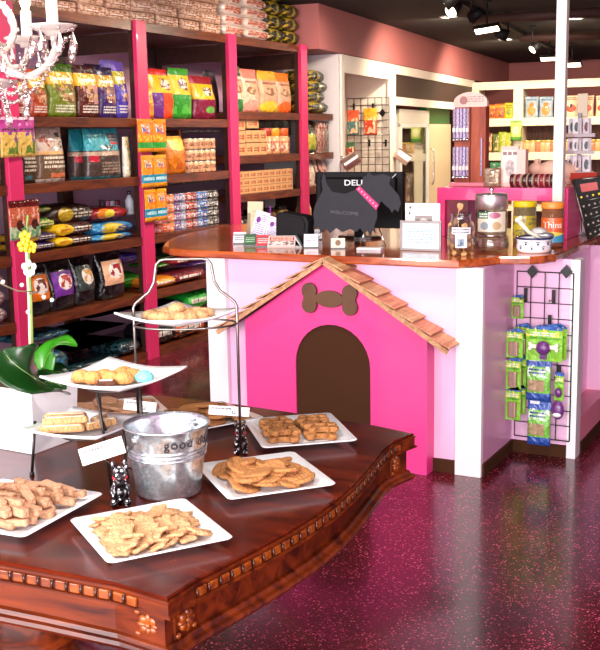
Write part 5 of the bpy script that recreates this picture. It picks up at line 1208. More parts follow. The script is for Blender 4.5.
# stacked glass canisters
cpz = onz(491, 251.5, CT); cy = cpz.y+.03; cxx = xcol(491, cy, 1.1)
rl = (xcol(508, cy, 1.1)-xcol(474.5, cy, 1.1))/2*1.0; hl_ = zrow(234, cxx, cy)-CZ
t = empty('glass_canister', (cxx, cy, CZ), 'wide low glass canister of treats, lower of the two stacked canisters', 'canister')
MB().lathe([(.001, .003), (rl*.95, .003), (rl, .02), (rl, hl_*.8), (rl*.9, hl_*.93), (rl*.9, hl_), (rl*.86, hl_), (rl*.86, hl_*.92), (rl*.95, hl_*.78), (rl*.95, .02), (.001, .012)], 28).build('glass_body', CLEAR, t)
MB().lathe([(.001, .014), (rl*.9, .014), (rl*.94, hl_*.84), (.001, hl_*.86)], 24).build('treat_fill', mat('mixed_treats', '#b08068', .7, noise=.5, nscale=70, bump=1, bscale=80), t)
MB().lathe([(rl*.915, hl_*.94), (rl*.93, hl_*.97), (rl*.915, hl_)], 28).build('metal_rim', CHROME, t)
z0 = CZ+hl_+.001; ru = rl*.93; hu = zrow(207, cxx, cy)-z0
t = empty('glass_canister', (cxx, cy, z0), 'glass canister with a domed steel lid, upper of the two stacked canisters', 'canister')
MB().lathe([(.001, .002), (ru*.92, .002), (ru*.97, .015), (ru, hu*.8), (ru*.9, hu), (ru*.86, hu), (ru*.94, hu*.78), (ru*.92, .015), (.001, .008)], 28).build('glass_body', CLEAR, t)
MB().lathe([(.001, .009), (ru*.86, .009), (ru*.88, hu*.6), (.001, hu*.65)], 24).build('treat_fill', mat('pale_treats', '#a89a84', .7, noise=.5, nscale=60, bump=1, bscale=80), t)
lh = zrow(193, cxx, cy)-z0
MB().lathe([(ru*.97, hu*.93), (ru*1.0, hu*.95), (ru*1.0, lh*.93), (ru*.96, lh*.985), (.012, lh*1.0), (.001, lh*1.0)], 28).build('steel_lid', mat('satin_steel', '#d8cfca', .28, metal=.9), t)
MB().lathe([(.006, 0), (.005, .008), (.012, .014), (.013, .022), (.008, .028), (.001, .029)], 14, 0, Matrix.Translation((0, 0, lh))).build('lid_knob', CHROME, t)
vs = []; a1_ = .95
for k in range(11):
    th = ang0-a1_+2*a1_*k/10
    for z_ in (hu*.12, hu*.86): vs.append((ru*1.02*cos(th), ru*1.02*sin(th), z_))
MB().add(vs, [(2*k, 2*k+2, 2*k+3, 2*k+1) for k in range(10)], 0, True).build('paper_label', pack('canister_label', '#d9cdb9', [('r', 0, .46, .66, 1, '#2c5a3a'), ('e', .68, .82, .2, .16, '#a85a78'), ('e', .3, .3, .17, .2, '#8a95a0'), ('e', .75, .3, .15, .2, '#b89a70'), ('t', .06, .42, .7, .95, '#dce8d8', 2)], .4, crinkle=0), t)
def tub(px0, px1, pyt, pyb, depth_py, lid, lb_, name, label, lidh):
    p = onz((px0+px1)/2, depth_py, CT); x_, y_ = p.x, p.y; r = (xcol(px1, y_, 1.2)-xcol(px0, y_, 1.2))/2*.90; h = zrow(pyt, x_, y_)-CZ
    t = empty(name, (x_, y_, CZ), label, 'tub')
    MB().lathe([(.001, 0), (r*.94, 0), (r*.97, .01), (r*.97, h*.84), (r*.86, h*.88), (.001, h*.88)], 24).build('tub_body', lb_[0], t)
    MB().lathe([(r*.985, h*.12), (r*.985, h*.66)], 24).build('label_wrap', lb_[1], t)
    MB().lathe([(.001, h*.86), (r*.98, h*.86), (r, h*.88), (r, h*.985), (r*.96, h), (.001, h)], 24).build('screw_lid', lid, t)
    return t, r, h
t, r, h = tub(511.5, 537, 201, 238, 243, mat('yellow_lid', '#efd318', .35), (mat('treat_tub_dim', '#7a6a48', .15, coat=1, noise=.5, nscale=60), pack('tub_label_yellow', '#c8b82a', [('s', 0, 1, .1, .9, '#8a7a5a', 7), ('r', 0, 1, .4, .6, '#d8c83a')], .3, crinkle=0)), 'treat_tub', 'clear tub with a yellow lid behind the paw print bowl', .02)
t, r, h = tub(539.5, 564.5, 202, 245, 247, mat('orange_lid', '#ee8a34', .35), (mat('treat_tub_rust', '#7a4a30', .15, coat=1, noise=.5, nscale=60), pack('tub_label_orange', '#e2622a', [('r', 0, 1, 0, .36, '#3aa0c8'), ('e', .5, .34, .5, .10, '#f0dc5a')], .3, crinkle=0)), 'treat_tub', 'tub with an orange lid and an orange and blue label', .02)
ang = math.atan2(-t.location.y, -t.location.x)
def bt(v): th = ang+v.x/r; return ((r*.995+v.z)*cos(th), (r*.995+v.z)*sin(th), h*.50+v.y)
text('Thins', .048, 'lettering', mat('label_white', '#f5f0ea', .5), t, (0, 0, 0), (0, 0, 0), .0004, 'CENTER', bt)
# paw print bowl
bp = onz(534, 253, CT); by = bp.y+.045; bx = xcol(534, by, 1.1); rb1 = (xcol(554.5, by, 1.12)-xcol(514, by, 1.12))/2*.92; hb_ = zrow(238, bx, by-rb1*.9)-CZ
t = empty('pet_bowl', (bx, by, CZ), 'white bowl with blue paw prints and a dark blue rim at the worktop corner', 'bowl')
MB().lathe([(.001, 0), (rb1*.80, 0), (rb1*.86, .006), (rb1*.93, hb_*.3), (rb1*.90, hb_*.75), (rb1*.96, hb_*.88), (rb1*.96, hb_*.9), (rb1*.86, hb_*.9), (rb1*.84, hb_*.3), (.001, hb_*.2)], 32).build('bowl_body', CHINA, t)
MB().lathe([(rb1*.955, hb_*.86), (rb1*1.0, hb_*.90), (rb1*1.0, hb_*.98), (rb1*.95, hb_), (rb1*.88, hb_*.95), (rb1*.86, hb_*.88)], 32).build('blue_rim', mat('cobalt_rim', '#23285e', .2, coat=.6), t)
pw_ = MB()
for k, (dt, zf) in enumerate(((-1.15, .36), (-.72, .62), (-.30, .34), (.12, .62), (.52, .34), (.92, .62), (1.3, .36))):
    th = ang0+.05+dt*.82
    def on(dth, dz): return ((rb1*.925)*cos(th+dth), (rb1*.925)*sin(th+dth), hb_*zf+dz)
    pw_.ball(on(0, -.003), .0058, 8, sc=(1, 1, .9))
    for q in (-1, 0, 1): pw_.ball(on(q*.075, .006 if q else .008), .0028, 8)
pw_.build('paw_prints', MC['cobalt_rim'], t)
scoop = empty('bone_handled_scoop', (bx, by, CZ+hb_), 'white bone handled scoop resting in the paw print bowl', 'scoop')
d1 = RT0*-1
MB().tube([Vector((.02, 0, -.01))+RT0*.02, RT0*-.03+Vector((0, 0, .025)), RT0*-.075+Vector((0, 0, .075))], [.012, .009, .011], 10).ball(RT0*-.083+Vector((0, 0, .083)), .015, 10).ball(RT0*-.070+Vector((0, 0, .092)), .013, 10).build('bone_handle', mat('bone_ivory', '#e8e0cc', .35, coat=.4), scoop)
MB().ball(RT0*.05+Vector((0, 0, .006)), .034, 14, sc=(1.5, 1, .5)).build('scoop_cup', mat('pewter', '#a8a4a8', .3, metal=.7), scoop)
o = MB().ball((0, 0, 0), .03, 12, sc=(1.5, 1, .8)).build('folded_treat_bag', mat('clear_bag_grey', '#b8b0b0', .2, coat=.6, bump=.8, bscale=50), None, loc=(bx+.015, by+.03, CZ+hb_+.02)); tag(o, 'small grey plastic bag in the paw print bowl behind the scoop', 'bag')
# pink riser shelf
RY = 5.86
xl, xr = xcol(437, RY, 1.3), xcol(568, RY, 1.3); zt_ = ony(440, 187.5, RY).z; zb_ = zt_-.072
t = empty('riser_shelf', ((xl+xr)/2, RY, CZ), 'hot pink riser shelf across the back of the worktop', 'shelf')
for nm, mb in (('top_board', MB().box(xl, xr, RY, RY+.42, zb_, zt_)), ('side_leg', MB().box(xl, xl+.048, RY, RY+.42, CZ, zb_)), ('side_leg', MB().box(xr-.048, xr, RY, RY+.42, CZ, zb_)), ):
    part(mb, nm, mat('riser_pink', '#f43a86', .4, coat=.2), t, .002)
part(MB().box(xl+.12, xl+.22, RY+.22, RY+.24, CZ, zb_), 'centre_brace', mat('plum_panel', '#7a1a52', .5), t)
# slim pole
pxx = xcol(559.5, 5.80, 1.5)
o = MB().rbox(pxx-.028, pxx+.028, 5.765, 5.825, CT, 2.9, .006).build('support_pole', mat('pole_white', '#efe4d8', .4), None); tag(o, 'slim white pole rising from the worktop to the ceiling', 'pole')
# collar display
bz = zt_+.0008; cyy = RY+.20; cx1 = (xcol(454, cyy, bz)+xcol(487, cyy, bz))/2; wd = (xcol(487, cyy, bz)-xcol(454, cyy, bz))/2
t = empty('collar_display', (cx1, cyy, bz), 'brown wooden countertop rack with patterned dog collars hanging from it', 'collar display')
hz_ = zrow(107, cx1, cyy)-bz; ha = zrow(92, cx1, cyy)-bz
RED_W = wood('rack_wood', '#8a3014', '#b0502c', .55, .0, axis=2)
MB().box(-wd*.95, wd*.95, -.012, .012, .02, hz_).build('back_board', RED_W, t)
MB().box(-wd*.05, wd*.03, -.03, .012, .02, hz_).box(wd*.9, wd, -.04, .03, .02, hz_).build('divider', RED_W, t)
arch_ = [(wd, hz_)]+[(wd*cos(R(a_)), hz_+.03+(ha-hz_-.03)*sin(R(a_))) for a_ in range(0, 181, 15)]+[(-wd, hz_)]
MB().prism(arch_, -.016, .016, 0, XZ).build('arched_header', pack('rack_header', '#d8a898', [('e', .3, .45, .12, .28, '#8a3a2a'), ('t', .42, .9, .3, .75, '#8a6058', 3)], .4, crinkle=0), t)
MB().box(-wd*1.08, wd*1.05, -.06, .06, 0, .022).build('base_tray', mat('rack_base_pink', '#d87a88', .4), t, .002)
CLR = [pack('collar_%d' % i, c, [('s', 0, 1, 0, 1, c2, 14)], .5, crinkle=0) for i, (c, c2) in enumerate((('#4a2a4a', '#c8b0c8'), ('#8a6a9a', '#e0d0e8'), ('#b0a0c0', '#6a4a7a'), ('#6a4a90', '#d8c8e8'), ('#5a4458', '#b89ab0')))]
i = 0
for row, (zt2, zb2) in enumerate(((.985, .56), (.50, .08))):
    for k in range(5):
        x_ = -wd*.88+k*wd*.20; hh = hz_
        c = empty('dog_collar', (cx1+x_, cyy-.032, bz+hh*zb2), ('dark', 'mauve', 'pale lilac', 'violet', 'grey plum')[k]+' patterned dog collar in the '+('upper' if row == 0 else 'lower')+' row of the wooden rack', 'dog collar')
        MB().rbox(-wd*.085, wd*.085, -.008, .0, .02, hh*(zt2-zb2), .003).build('strap', CLR[k], c)
        MB().ball((0, -.010, .014), .011, 8).build('metal_ring', CHROME, c)
        MB().rbox(-wd*.09, wd*.09, -.016, -.004, hh*(zt2-zb2)*.30, hh*(zt2-zb2)*.42, .003).build('buckle', mat('buckle_white', '#d8d0cc', .3), c)
o = MB().rbox(-wd*.05, wd*.05, -.008, 0, 0, .22, .003).build('dog_lead', MC['collar_2'], None, loc=(cx1+wd*.80, cyy-.046, bz+.06)); tag(o, 'narrow pale lead hanging at the right side of the wooden rack', 'lead')
# small things on the riser
def on_riser(px, dy=.12): y_ = RY+dy; return xcol(px, y_, zt_+.05), y_
x_, y_ = on_riser(514, .12); hh = zrow(146, x_, y_)-bz; w = (xcol(527, y_, 1.4)-xcol(501, y_, 1.4))/2
t = empty('portrait_display', (x_, y_, bz), 'pale pink card display with a sketched dog portrait on the riser shelf', 'display')
MB().box(-w, w*.35, -.01, .01, 0, hh).box(w*.35, w, -.04, .02, 0, hh*.92).build('card_box', mat('display_pink', '#e8b8ac', .5), t, .001)
MB().box(-w*.9, w*.3, -.0115, -.01, hh*.1, hh*.9).build('portrait', pack('sketch', '#ecc4b8', [('e', .5, .45, .3, .26, '#b09a98'), ('s', .25, .75, .25, .65, '#8a7474', 6), ('r', .05, .3, .85, .95, '#6a3a3a'), ('r', .38, .62, .85, .95, '#6a3a3a'), ('r', .7, .95, .85, .95, '#6a3a3a')], .5, crinkle=0), t)
x_, y_ = on_riser(494, .10); 
for k, (px, py, c, lb) in enumerate(((492, 168, '#8a6a50', 'brown'), (498, 162, '#2f7a3a', 'green'))):
    x_, y_ = on_riser(px, .08+.08*k); hh = zrow(py, x_, y_)-bz
    o = pouch(.10, hh, .03, 70+k).build('treat_bag', pack('riser_'+lb, c, [('s', .1, .9, .2, .9, '#e0c8a8', 4)], .3), None, loc=(x_, y_, bz)); tag(o, lb+' treat bag standing on the riser shelf between the collar rack and the portrait', 'treat bag')
ROLL_ = mat('maroon_roll', '#4a0f1c', .3, coat=.4)
for k, px in enumerate((513, 519, 525.5, 531, 537, 542.5, 548, 553)):
    x_, y_ = on_riser(px, .06); c = ('#4a0f1c', '#6a1424', '#3a1a1a', '#2c1418', '#5a1020', '#8a1c30', '#6a1020', '#3a1418')[k]; r_ = .038+.004*((k*3) % 3)
    mt_ = mat('maroon_%d' % k, c, .3, coat=.4)
    t = empty('rolled_lead', (x_, y_, bz), ('first', 'second', 'third', 'fourth', 'fifth', 'sixth', 'seventh', 'eighth')[k]+' from the left of the dark rolled leads standing along the riser shelf', 'rolled lead')
    T = Matrix.Translation((0, 0, r_)) @ Matrix.Rotation(R(90), 4, 'Y') @ Matrix.Diagonal((1, .9, 1, 1))
    MB().cyl(r_, -.011, .011, 20, 0, T).build('roll', mt_, t); MB().cyl(r_*.9, -.0125, .0125, 20, 0, T).build('paper_band', mat('cream_band', '#e0c8b0', .5), t)
# plush pig
x_, y_ = on_riser(556, .30); t = empty('plush_pig', (x_, y_, bz), 'pale pink plush pig behind the slim pole on the riser shelf', 'plush toy')
s = .085
pb = MB().ball((0, 0, s*.9), s, 16, sc=(1.45, .8, .85)).ball((-s*1.35, -.01, s*1.1), s*.55, 14, sc=(1, .9, .9)).ball((-s*1.85, -.012, s*1.05), s*.24, 10, sc=(.8, 1, .8))
for sx_ in (-1, 1): pb.ball((-s*1.3, sx_*s*.35, s*1.62), s*.16, 8, sc=(1, .6, 1.3))
for px_ in (-.9, .9):
    for sy_ in (-.4, .4): pb.ball((s*px_, s*sy_, s*.28), s*.25, 8, sc=(1, 1, 1.1))
pb.ball((s*1.45, 0, s*1.1), s*.12, 8, sc=(1.5, 1, 1)); pb.build('body', mat('plush_pink', '#f0bfa8', .9), t)
# card tower
tx, ty = 0, 6.22; tx = xcol(578, ty, 1.3); w = .085
t = empty('card_rack', (tx, ty, CZ), 'tall revolving rack of greeting cards at the right of the worktop', 'card rack')
MB().cyl(.012, 0, zrow(113, tx, ty)-CZ, 10).lathe([(.001, 0), (.09, 0), (.09, .01), (.02, .02), (.001, .02)], 20).build('rack_pole', mat('rack_grey', '#9a9498', .4), t)
rows_ = [(118, 137), (138, 154), (155, 175), (196, 214), (215, 234)]
for k, (ya, yb2) in enumerate(rows_):
    z0_, z1_ = zrow(yb2, tx, ty)-CZ, zrow(ya, tx, ty)-CZ
    for q in range(4):
        T = Matrix.Rotation(R(45+90*q-8), 4, 'Z') @ Matrix.Diagonal((.72, .72, 1, 1))
        rk = MB().box(-.085, .085, -.092, -.088, z0_, z0_+.02, 0, T).build('wire_tray', mat('rack_clear', '#c8bcc0', .2, coat=.6), t)
        for j in (-1, 1):
            cc = MB().box(j*.042-.037, j*.042+.037, -.086, -.083, z0_+.004, z1_-.006, 0, T @ Matrix.Rotation(R(-4), 4, 'X'))
            cc.build('picture_card', pack('gcard_%d' % ((k+q+j) % 3), ('#e4dade', '#d8ccd4', '#ece4e4')[(k+q+j) % 3], [('e', .45, .5, .22, .28, ('#4a4a5a', '#7a2f3a', '#2f5a5a')[(k+j) % 3]), ('s', .25, .75, .25, .75, '#8a7a80', 6)], .35, crinkle=0), t)
z_ = zrow(180, tx, ty)-CZ
for q in range(4): MB().box(-.075, .075, -.078, -.07, z_, z_+.045, 0, Matrix.Rotation(R(37+90*q), 4, 'Z')).build('red_header', mat('red_header', '#c23c28', .45), t)
# angled lettering rack
ly = 5.88
A4 = [ony(573, 180, ly), ony(601, 177, ly), ony(609, 230, ly), ony(589, 236, ly)]
lx = A4[3].x; t = empty('charm_rack', (lx, ly, CZ), 'slanted black charm rack with rows of yellow and silver tags at the right edge', 'charm rack')
o4 = [(q.x-lx, q.z-CZ) for q in A4]; o4[2] = (o4[2][0], max(.0, o4[2][1])); o4[3] = (o4[3][0], 0.0)
MB().prism(o4, -.008, .02, 0, XZ).build('rack_board', BLACKMAT, t)
def bil(u, v):
    a_ = Vector((*o4[0], 0)); b_ = Vector((*o4[1], 0)); c_ = Vector((*o4[2], 0)); d_ = Vector((*o4[3], 0)); p = (a_*(1-u)+b_*u)*(1-v)+(d_*(1-u)+c_*u)*v; return p.x, p.y
e = MB()
for a_, b_ in (((0, 0), (1, 0)), ((0, 0), (0, 1)), ((0, 1), (1, 1))): p, q = bil(*a_), bil(*b_); e.tube([(p[0], -.01, p[1]), (q[0], -.01, q[1])], .006, 6)
e.build('silver_edge', STEEL, t)
p = [bil(.22, .08), bil(.85, .08), bil(.85, .22), bil(.22, .22)]; MB().prism(p, -.012, -.008, 0, XZ).build('red_panel', mat('red_panel', '#a81c1c', .4), t)
tagm = [mat('tag_yellow', '#d8b81c', .3, metal=.3), mat('tag_silver', '#9a8478', .4, metal=.5)]
for r_ in range(5):
    v = .30+.155*r_
    p, q = bil(.06, v+.07), bil(.98, v+.07); MB().tube([(p[0], -.014, p[1]), (q[0], -.014, q[1])], .003, 5).build('rail', STEEL, t)
    for k in range(4):
        p = bil(.16+.23*k, v); MB().ball((p[0], -.012, p[1]), .0065, 10, sc=(1, .25, 1)).build('charm_tag', tagm[0 if (r_ == 0 and k != 1) else 1], t)
# rack of small packs just behind the tower and fallen glimpses at the far right
# ------------------------------------------------------------------ white cabinets at the rear left
FD = .5
cab = empty('white_cabinet_run', tuple(P0), 'cream white built-in cabinet frames along the rear left wall', 'cabinet')
cab.rotation_euler = (0, 0, BA)
def cbox(name, mts, *bx, bevel=0):
    m_ = MB()
    for b in bx: m_.box(*b)
    return m_.build(name, mts, cab, bevel)
ZH = 2.478
def sB(px, z):   # distance along the cabinet front for a column
    n = ray(px, 0).cross(ray(px, 650)); a = P0.copy(); a.z = z
    return -(n.dot(a-CAM))/n.dot(BD)
s1, s2 = sB(345, 1.8), sB(390, 1.8); s3, s4 = sB(396, 1.8), sB(473, 2.0)
CABW = mat('cabinet_cream', '#eadccf', .45)
cbox('side_panel', mat('cabinet_side_white', '#e2d8d8', .5), (-.86, -.02, -.02, .02, 0, ZH))
cbox('front_frame', CABW, (-.03, 0, .02, s1, 0, ZH), (-.03, 0, s1, s2, 2.30, ZH), (-.03, 0, s2, s3, 0, ZH), (-.03, 0, s3, s4, 2.375, ZH), (-.03, 0, s3, s4, 2.02, 2.115), (-.03, 0, s4, s4+.12, 0, ZH), bevel=.002)
cbox('top_panel', CABW, (-.86, -.03, .02, s4, ZH-.02, ZH))
cbox('back_panel', CABW, (-.60, -.58, .02, s2, 0, 2.46))
cbox('divider', CABW, (-.6, -.03, s2+.02, s3-.02, 0, 2.44))
cbox('dark_panel', mat('cabinet_dark_brown', '#35201a', .5), (-.035, -.02, s3, s4, 2.11, 2.38))
cbox('dark_recess', mat('recess_brown', '#2a1a16', .7), (-.84, -.82, s3, s4, 0, 2.05))
# grid in the first bay
gA = empty('wire_grid_panel', cabM(1.6, -.3), 'black wire grid hung with toys inside the white cabinet above the monitor', 'grid panel'); gA.rotation_euler = (0, 0, BA)
def onB(px, py, off):
    pl_ = P0+BN*off; d = ray(px, py); t_ = ((pl_-CAM).dot(BN))/(d.dot(BN)); return CAM+d*t_
MI = MCAB.inverted()
def loc_cab(px, py, off): return MI @ onB(px, py, off)
def onS(px, py, s_):
    pl_ = P0+BD*s_; d = ray(px, py); t_ = ((pl_-CAM).dot(BD))/(d.dot(BD)); return MI @ (CAM+d*t_)
offg = s2-.03
q0, q1 = onS(347, 98, offg), onS(389, 98, offg); qz = onS(368, 98, offg).z; qb = onS(368, 172, offg).z
inv = MI
g = MB(); nx = 6; nz = 10
for i in range(nx+1): yy = q0.x+(q1.x-q0.x)*i/nx; g.tube([(yy, offg, qb-.3), (yy, offg, qz)], .0045 if i < nx else .007, 5)
for k in range(nz+5): zz = qz-(qz-qb)*k/nz; g.tube([(q0.x, offg-.006, zz), (q1.x, offg-.006, zz)], .0045, 5)
def cpart(mb, name, mts, root, bevel=0):
    o = mb.build(name, mts, root, bevel); o.matrix_parent_inverse = (Matrix.Translation(root.location) @ Matrix.Rotation(BA, 4, 'Z')).inverted() @ MCAB; return o
cpart(g, 'wire_grid', BLACKPL, gA)
p = onS(382.5, 113, offg-.01); ds = .05
cpart(MB().prism([(p.x+ds*.8, p.z), (p.x, p.z+ds), (p.x-ds*.8, p.z), (p.x, p.z-ds)], p.y-.012, p.y, 0, XZ), 'diamond_clip', BLACKPL, gA)
for px, py in ((354, 107), (373, 107), (369.5, 143), (386, 143)):
    p = onS(px, py, offg-.01); cpart(MB().box(p.x-.012, p.x+.012, p.y-.01, p.y, p.z-.04, p.z+.04).tube([(p.x, p.y, p.z), (p.x, p.y-.12, p.z)], .004, 5), 'hook', BLACKPL, gA)
for i, (px0, px1, py0, py1, c, c2, lb) in enumerate(((347, 359, 110, 135, '#d85a34', '#4a7a7a', 'orange and grey toy pack at the left of the grid above the monitor'), (363.5, 377, 108, 135, '#e8a82c', '#d8401c', 'yellow and orange toy pack in the middle of the grid above the monitor'), (346, 355, 142, 156, '#2f5a3a', '#a8301c', 'green topped toy low on the left of the grid above the monitor'))):
    a, b = onS(px0, py1, offg-.07), onS(px1, py0, offg-.07); w = abs(b.x-a.x); h = b.z-a.z
    o = pouch(w, h, .05, 80+i).build('hanging_toy_pack', pack('toyp_%d' % i, c, [('r', 0, 1, 0, .55, c2), ('s', .1, .9, .05, .7, '#f0c8a0', 4)], .25)); o.matrix_world = MCAB @ Matrix.Translation(((a.x+b.x)/2, a.y, a.z)); tag(o, lb, 'toy pack')
# two small chrome spotlights clamped behind the monitor
for i, (px, py, tilt_, lb) in enumerate(((351, 161, -32, 'small chrome spotlight above the top left of the monitor'), (403, 157, 35, 'small chrome spotlight above the top right corner of the monitor'))):
    q = onB(px, py, .10); t = empty('chrome_spotlight', (q.x, q.y, q.z), lb, 'spotlight'); s = .12
    T = Matrix.Rotation(YAW, 4, 'Z') @ Matrix.Rotation(R(tilt_), 4, 'Y') @ Matrix.Diagonal((s/.05, s/.05, s/.05, 1))
    MB().lathe([(.001, -.04), (.026, -.04), (.028, -.03), (.028, .03), (.030, .034), (.027, .034), (.001, .0)], 20, 0, T @ Matrix.Rotation(R(90), 4, 'Y')).build('lamp_shade', mat('copper_chrome', '#e0c4b8', .3, metal=.9), t)
    sd = MB().tube([(0, 0, 0), tuple(Vector((0, 0, .04))-BN*.1), tuple(Vector((0, 0, .05))-BN*.11)], .010, 8); sd.build('mount_arm', CHROME, t)
# upright cooler with a glass door
offc = -.1
a, b = loc_cab(397, 110, offc), loc_cab(427, 110, offc)
ck = empty('drinks_cooler', cabM((a.y+b.y)/2, -.3), 'white upright cooler with a glass door in the rear cabinet opening', 'cooler'); ck.rotation_euler = (0, 0, BA)
zt2 = loc_cab(412, 110, offc).z; zd = loc_cab(412, 124, offc).z; y0, y1 = a.y, b.y
cpart(MB().box(offc-.5, offc-.48, y0, y1, .05, zt2).box(offc-.5, offc, y0, y0+.03, .05, zt2).box(offc-.5, offc, y1-.03, y1, .05, zt2).box(offc-.5, offc, y0, y1, zt2-.03, zt2).box(offc-.5, offc, y0, y1, .0, .25), 'cooler_body', mat('cooler_white', '#d8d4d0', .35), ck)
y2 = loc_cab(401, 140, offc).y; y3 = loc_cab(425, 140, offc).y
cpart(MB().box(offc, offc+.03, y0, y1, zd, zt2), 'header_panel', pack('cooler_header', '#c8c2b8', [('r', .35, .9, .15, .85, '#b8b88a')], .4, crinkle=0), ck)
cpart(MB().box(offc, offc+.03, y0, y0+.12, .25, zd).box(offc, offc+.03, y1-.1, y1, .25, zd).box(offc, offc+.03, y0, y1, .25, .35).box(offc, offc+.03, y0, y1, zd-.04, zd), 'door_frame', MC['cooler_white'], ck)
cpart(MB().box(offc+.01, offc+.018, y0+.12, y1-.1, .35, zd-.04), 'door_glass', glass('cooler_glass', '#c8d0c8', .18), ck)
for zz in (.75, 1.15, 1.5): cpart(MB().box(offc-.46, offc-.02, y0+.03, y1-.03, zz-.01, zz), 'cooler_shelf', mat('cooler_shelf', '#a8a498', .4), ck)
k = 0
for zz, nm in ((.75, 'lowest'), (1.15, 'middle'), (1.5, 'top')):
    for j in range(4):
        ys = y0+.2+(y1-y0-.4)*j/3; q = MCAB @ Vector((offc-.15, ys, zz))
        t = empty('drink_bottle', (q.x, q.y, zz+.001), 'bottle on the '+nm+' shelf inside the white cooler', 'bottle', 'bottles on the '+nm+' cooler shelf')
        MB().lathe([(.001, 0), (.045, 0), (.05, .02), (.05, .15), (.02, .20), (.018, .24), (.001, .24)], 14).build('bottle_body', mat('bottle_%d' % (k % 4), ('#7a8a4a', '#8a7a5a', '#c8b88a', '#5a6a5a')[k % 4], .25, coat=.5), t); k += 1
# beige fridge beside it
a, b = loc_cab(428, 123, offc), loc_cab(451, 123, offc); zf = loc_cab(440, 124, offc).z
fr_ = empty('beige_fridge', cabM((a.y+b.y)/2, -.3), 'tall beige refrigerator to the right of the white cooler', 'refrigerator'); fr_.rotation_euler = (0, 0, BA)
BEIGE = mat('fridge_beige', '#cdb695', .4)
cpart(MB().box(offc-.5, offc-.03, a.y+.02, b.y, .02, zf), 'fridge_body', BEIGE, fr_, .01)
cpart(MB().box(offc-.028, offc, a.y+.02, b.y, .35, zf), 'fridge_door', BEIGE, fr_, .008)
cpart(MB().tube([(offc+.03, a.y+.12, 1.0), (offc+.05, a.y+.12, 1.05), (offc+.05, a.y+.12, 1.45), (offc, a.y+.12, 1.5)], .012, 8), 'door_handle', CHROME, fr_)
a, b = loc_cab(428, 124, offc-.1), loc_cab(448, 109, offc-.1)
o = MB().box(-.1, .0, a.y-.1, b.y+.1, zf+.012, b.z+.06).build('storage_crate', mat('vivid_green', '#1f9434', .4)); o.matrix_world = MCAB @ Matrix.Translation((offc-.1, 0, 0)); tag(o, 'vivid green box on top of the beige refrigerator', 'box')
# ------------------------------------------------------------------ back wall shelving
Q0 = P0+BD*s4; Q0.z = 0
def inB(px, py, off=0):
    pl_ = Q0+BD*off; d = ray(px, py); t_ = ((pl_-CAM).dot(BD))/(d.dot(BD)); return CAM+d*t_
MBK = Matrix.Translation(Q0) @ Matrix.Rotation(BA, 4, 'Z'); MBI = MBK.inverted()   # local x along the shelves, y away
def lb_(px, py, off=0): return MBI @ inB(px, py, off)
bs_ = empty('rear_shelving', tuple(Q0), 'cream white shelving unit across the rear of the shop', 'shelving'); bs_.rotation_euler = (0, 0, BA)
def bbox(name, mts, *bx, bevel=0):
    m_ = MB()
    for b in bx: m_.box(*b)
    return m_.build(name, mts, bs_, bevel)
L_ = 4.6; CR = mat('rear_shelf_cream', '#f2e2c4', .45)
u0, u1, u2 = lb_(479, 110).x, lb_(513.5, 110).x, lb_(523, 110).x
zh1, zh0 = lb_(520, 81).z, lb_(520, 89).z
za1, za0 = lb_(520, 118).z, lb_(520, 126).z; zb1, zb0 = lb_(540, 152).z, lb_(540, 160).z
bbox('header', CR, (.0, L_, -.02, .02, zh0, zh1), bevel=.003)
bbox('upright', CR, (0, u0, -.02, .4, 0, zh0)); bbox('upright', CR, (u1, u2, -.02, .4, 0, zh0)); bbox('upright', CR, (2.35, 2.49, -.02, .4, 0, zh0))
bbox('shelf_board', CR, (u0, L_, -.03, .40, za0, za1), bevel=.003); bbox('shelf_board', CR, (u0, L_, -.03, .40, zb0, zb1), bevel=.003); bbox('shelf_board', CR, (u0, L_, -.03, .40, .5, .58))
DB = wood('rear_slats', '#3a1a10', '#6a3420', .6, 0, axis=2, ring=14)
bbox('back_panel', DB, (u0, L_, .40, .42, 0, za0))
def bput(o, px, z, off): p = lb_(px, 130, off); o.matrix_world = MBK @ Matrix.Translation((p.x, off, z)); return o
def bbag(px0, px1, py, z, st_, lb, off=.1, cat='treat bag', grp=None, d=.1, name='treat_bag', seed=0):
    a, b = lb_(px0, 118, off), lb_(px1, 118, off); h = lb_(px0, py, off).z-z
    o = pouch(b.x-a.x, h, d, seed or int(px0)).build(name, st_); o.matrix_world = MBK @ Matrix.Translation(((a.x+b.x)/2, off, z+.002)); return tag(o, lb, cat, grp)
OR1 = pack('rear_orange', '#d8702c', [('s', .1, .9, .1, .9, '#7a3a1c', 4), ('r', 0, 1, .75, .9, '#e8a03c')], .35)
bbag(487, 496, 105, za1, OR1, 'orange bag, leftmost on the top row of the rear shelves')
bbag(495, 505, 104, za1, OR1, 'orange bag, second on the top row of the rear shelves')
bbag(504.5, 513.5, 103, za1, pack('rear_yellow', '#d8c81c', [('e', .5, .4, .3, .2, '#8a9a2a'), ('t', .15, .85, .6, .9, '#3a6a2a', 2)], .35), 'yellow bag left of the upright on the top row of the rear shelves')
BLD = pack('rear_blue_dog', '#9ab0c0', [('e', .5, .34, .3, .26, '#e08a3a'), ('e', .5, .62, .18, .12, '#d87a2c'), ('t', .15, .85, .78, .92, '#5a7090', 1)], .4)
bbag(525, 538.5, 97, za1, BLD, 'blue bag with an orange dog picture, left of two on the rear shelves')
bbag(539, 553, 97, za1, BLD, 'blue bag with an orange dog picture, right of two, beside the pole')
WHO = pack('rear_white_orange', '#ecd2ae', [('e', .5, .40, .36, .18, '#d8481c'), ('e', .5, .5, .10, .1, '#2a1a18'), ('t', .1, .9, .78, .94, '#c8401c', 2)], .4)
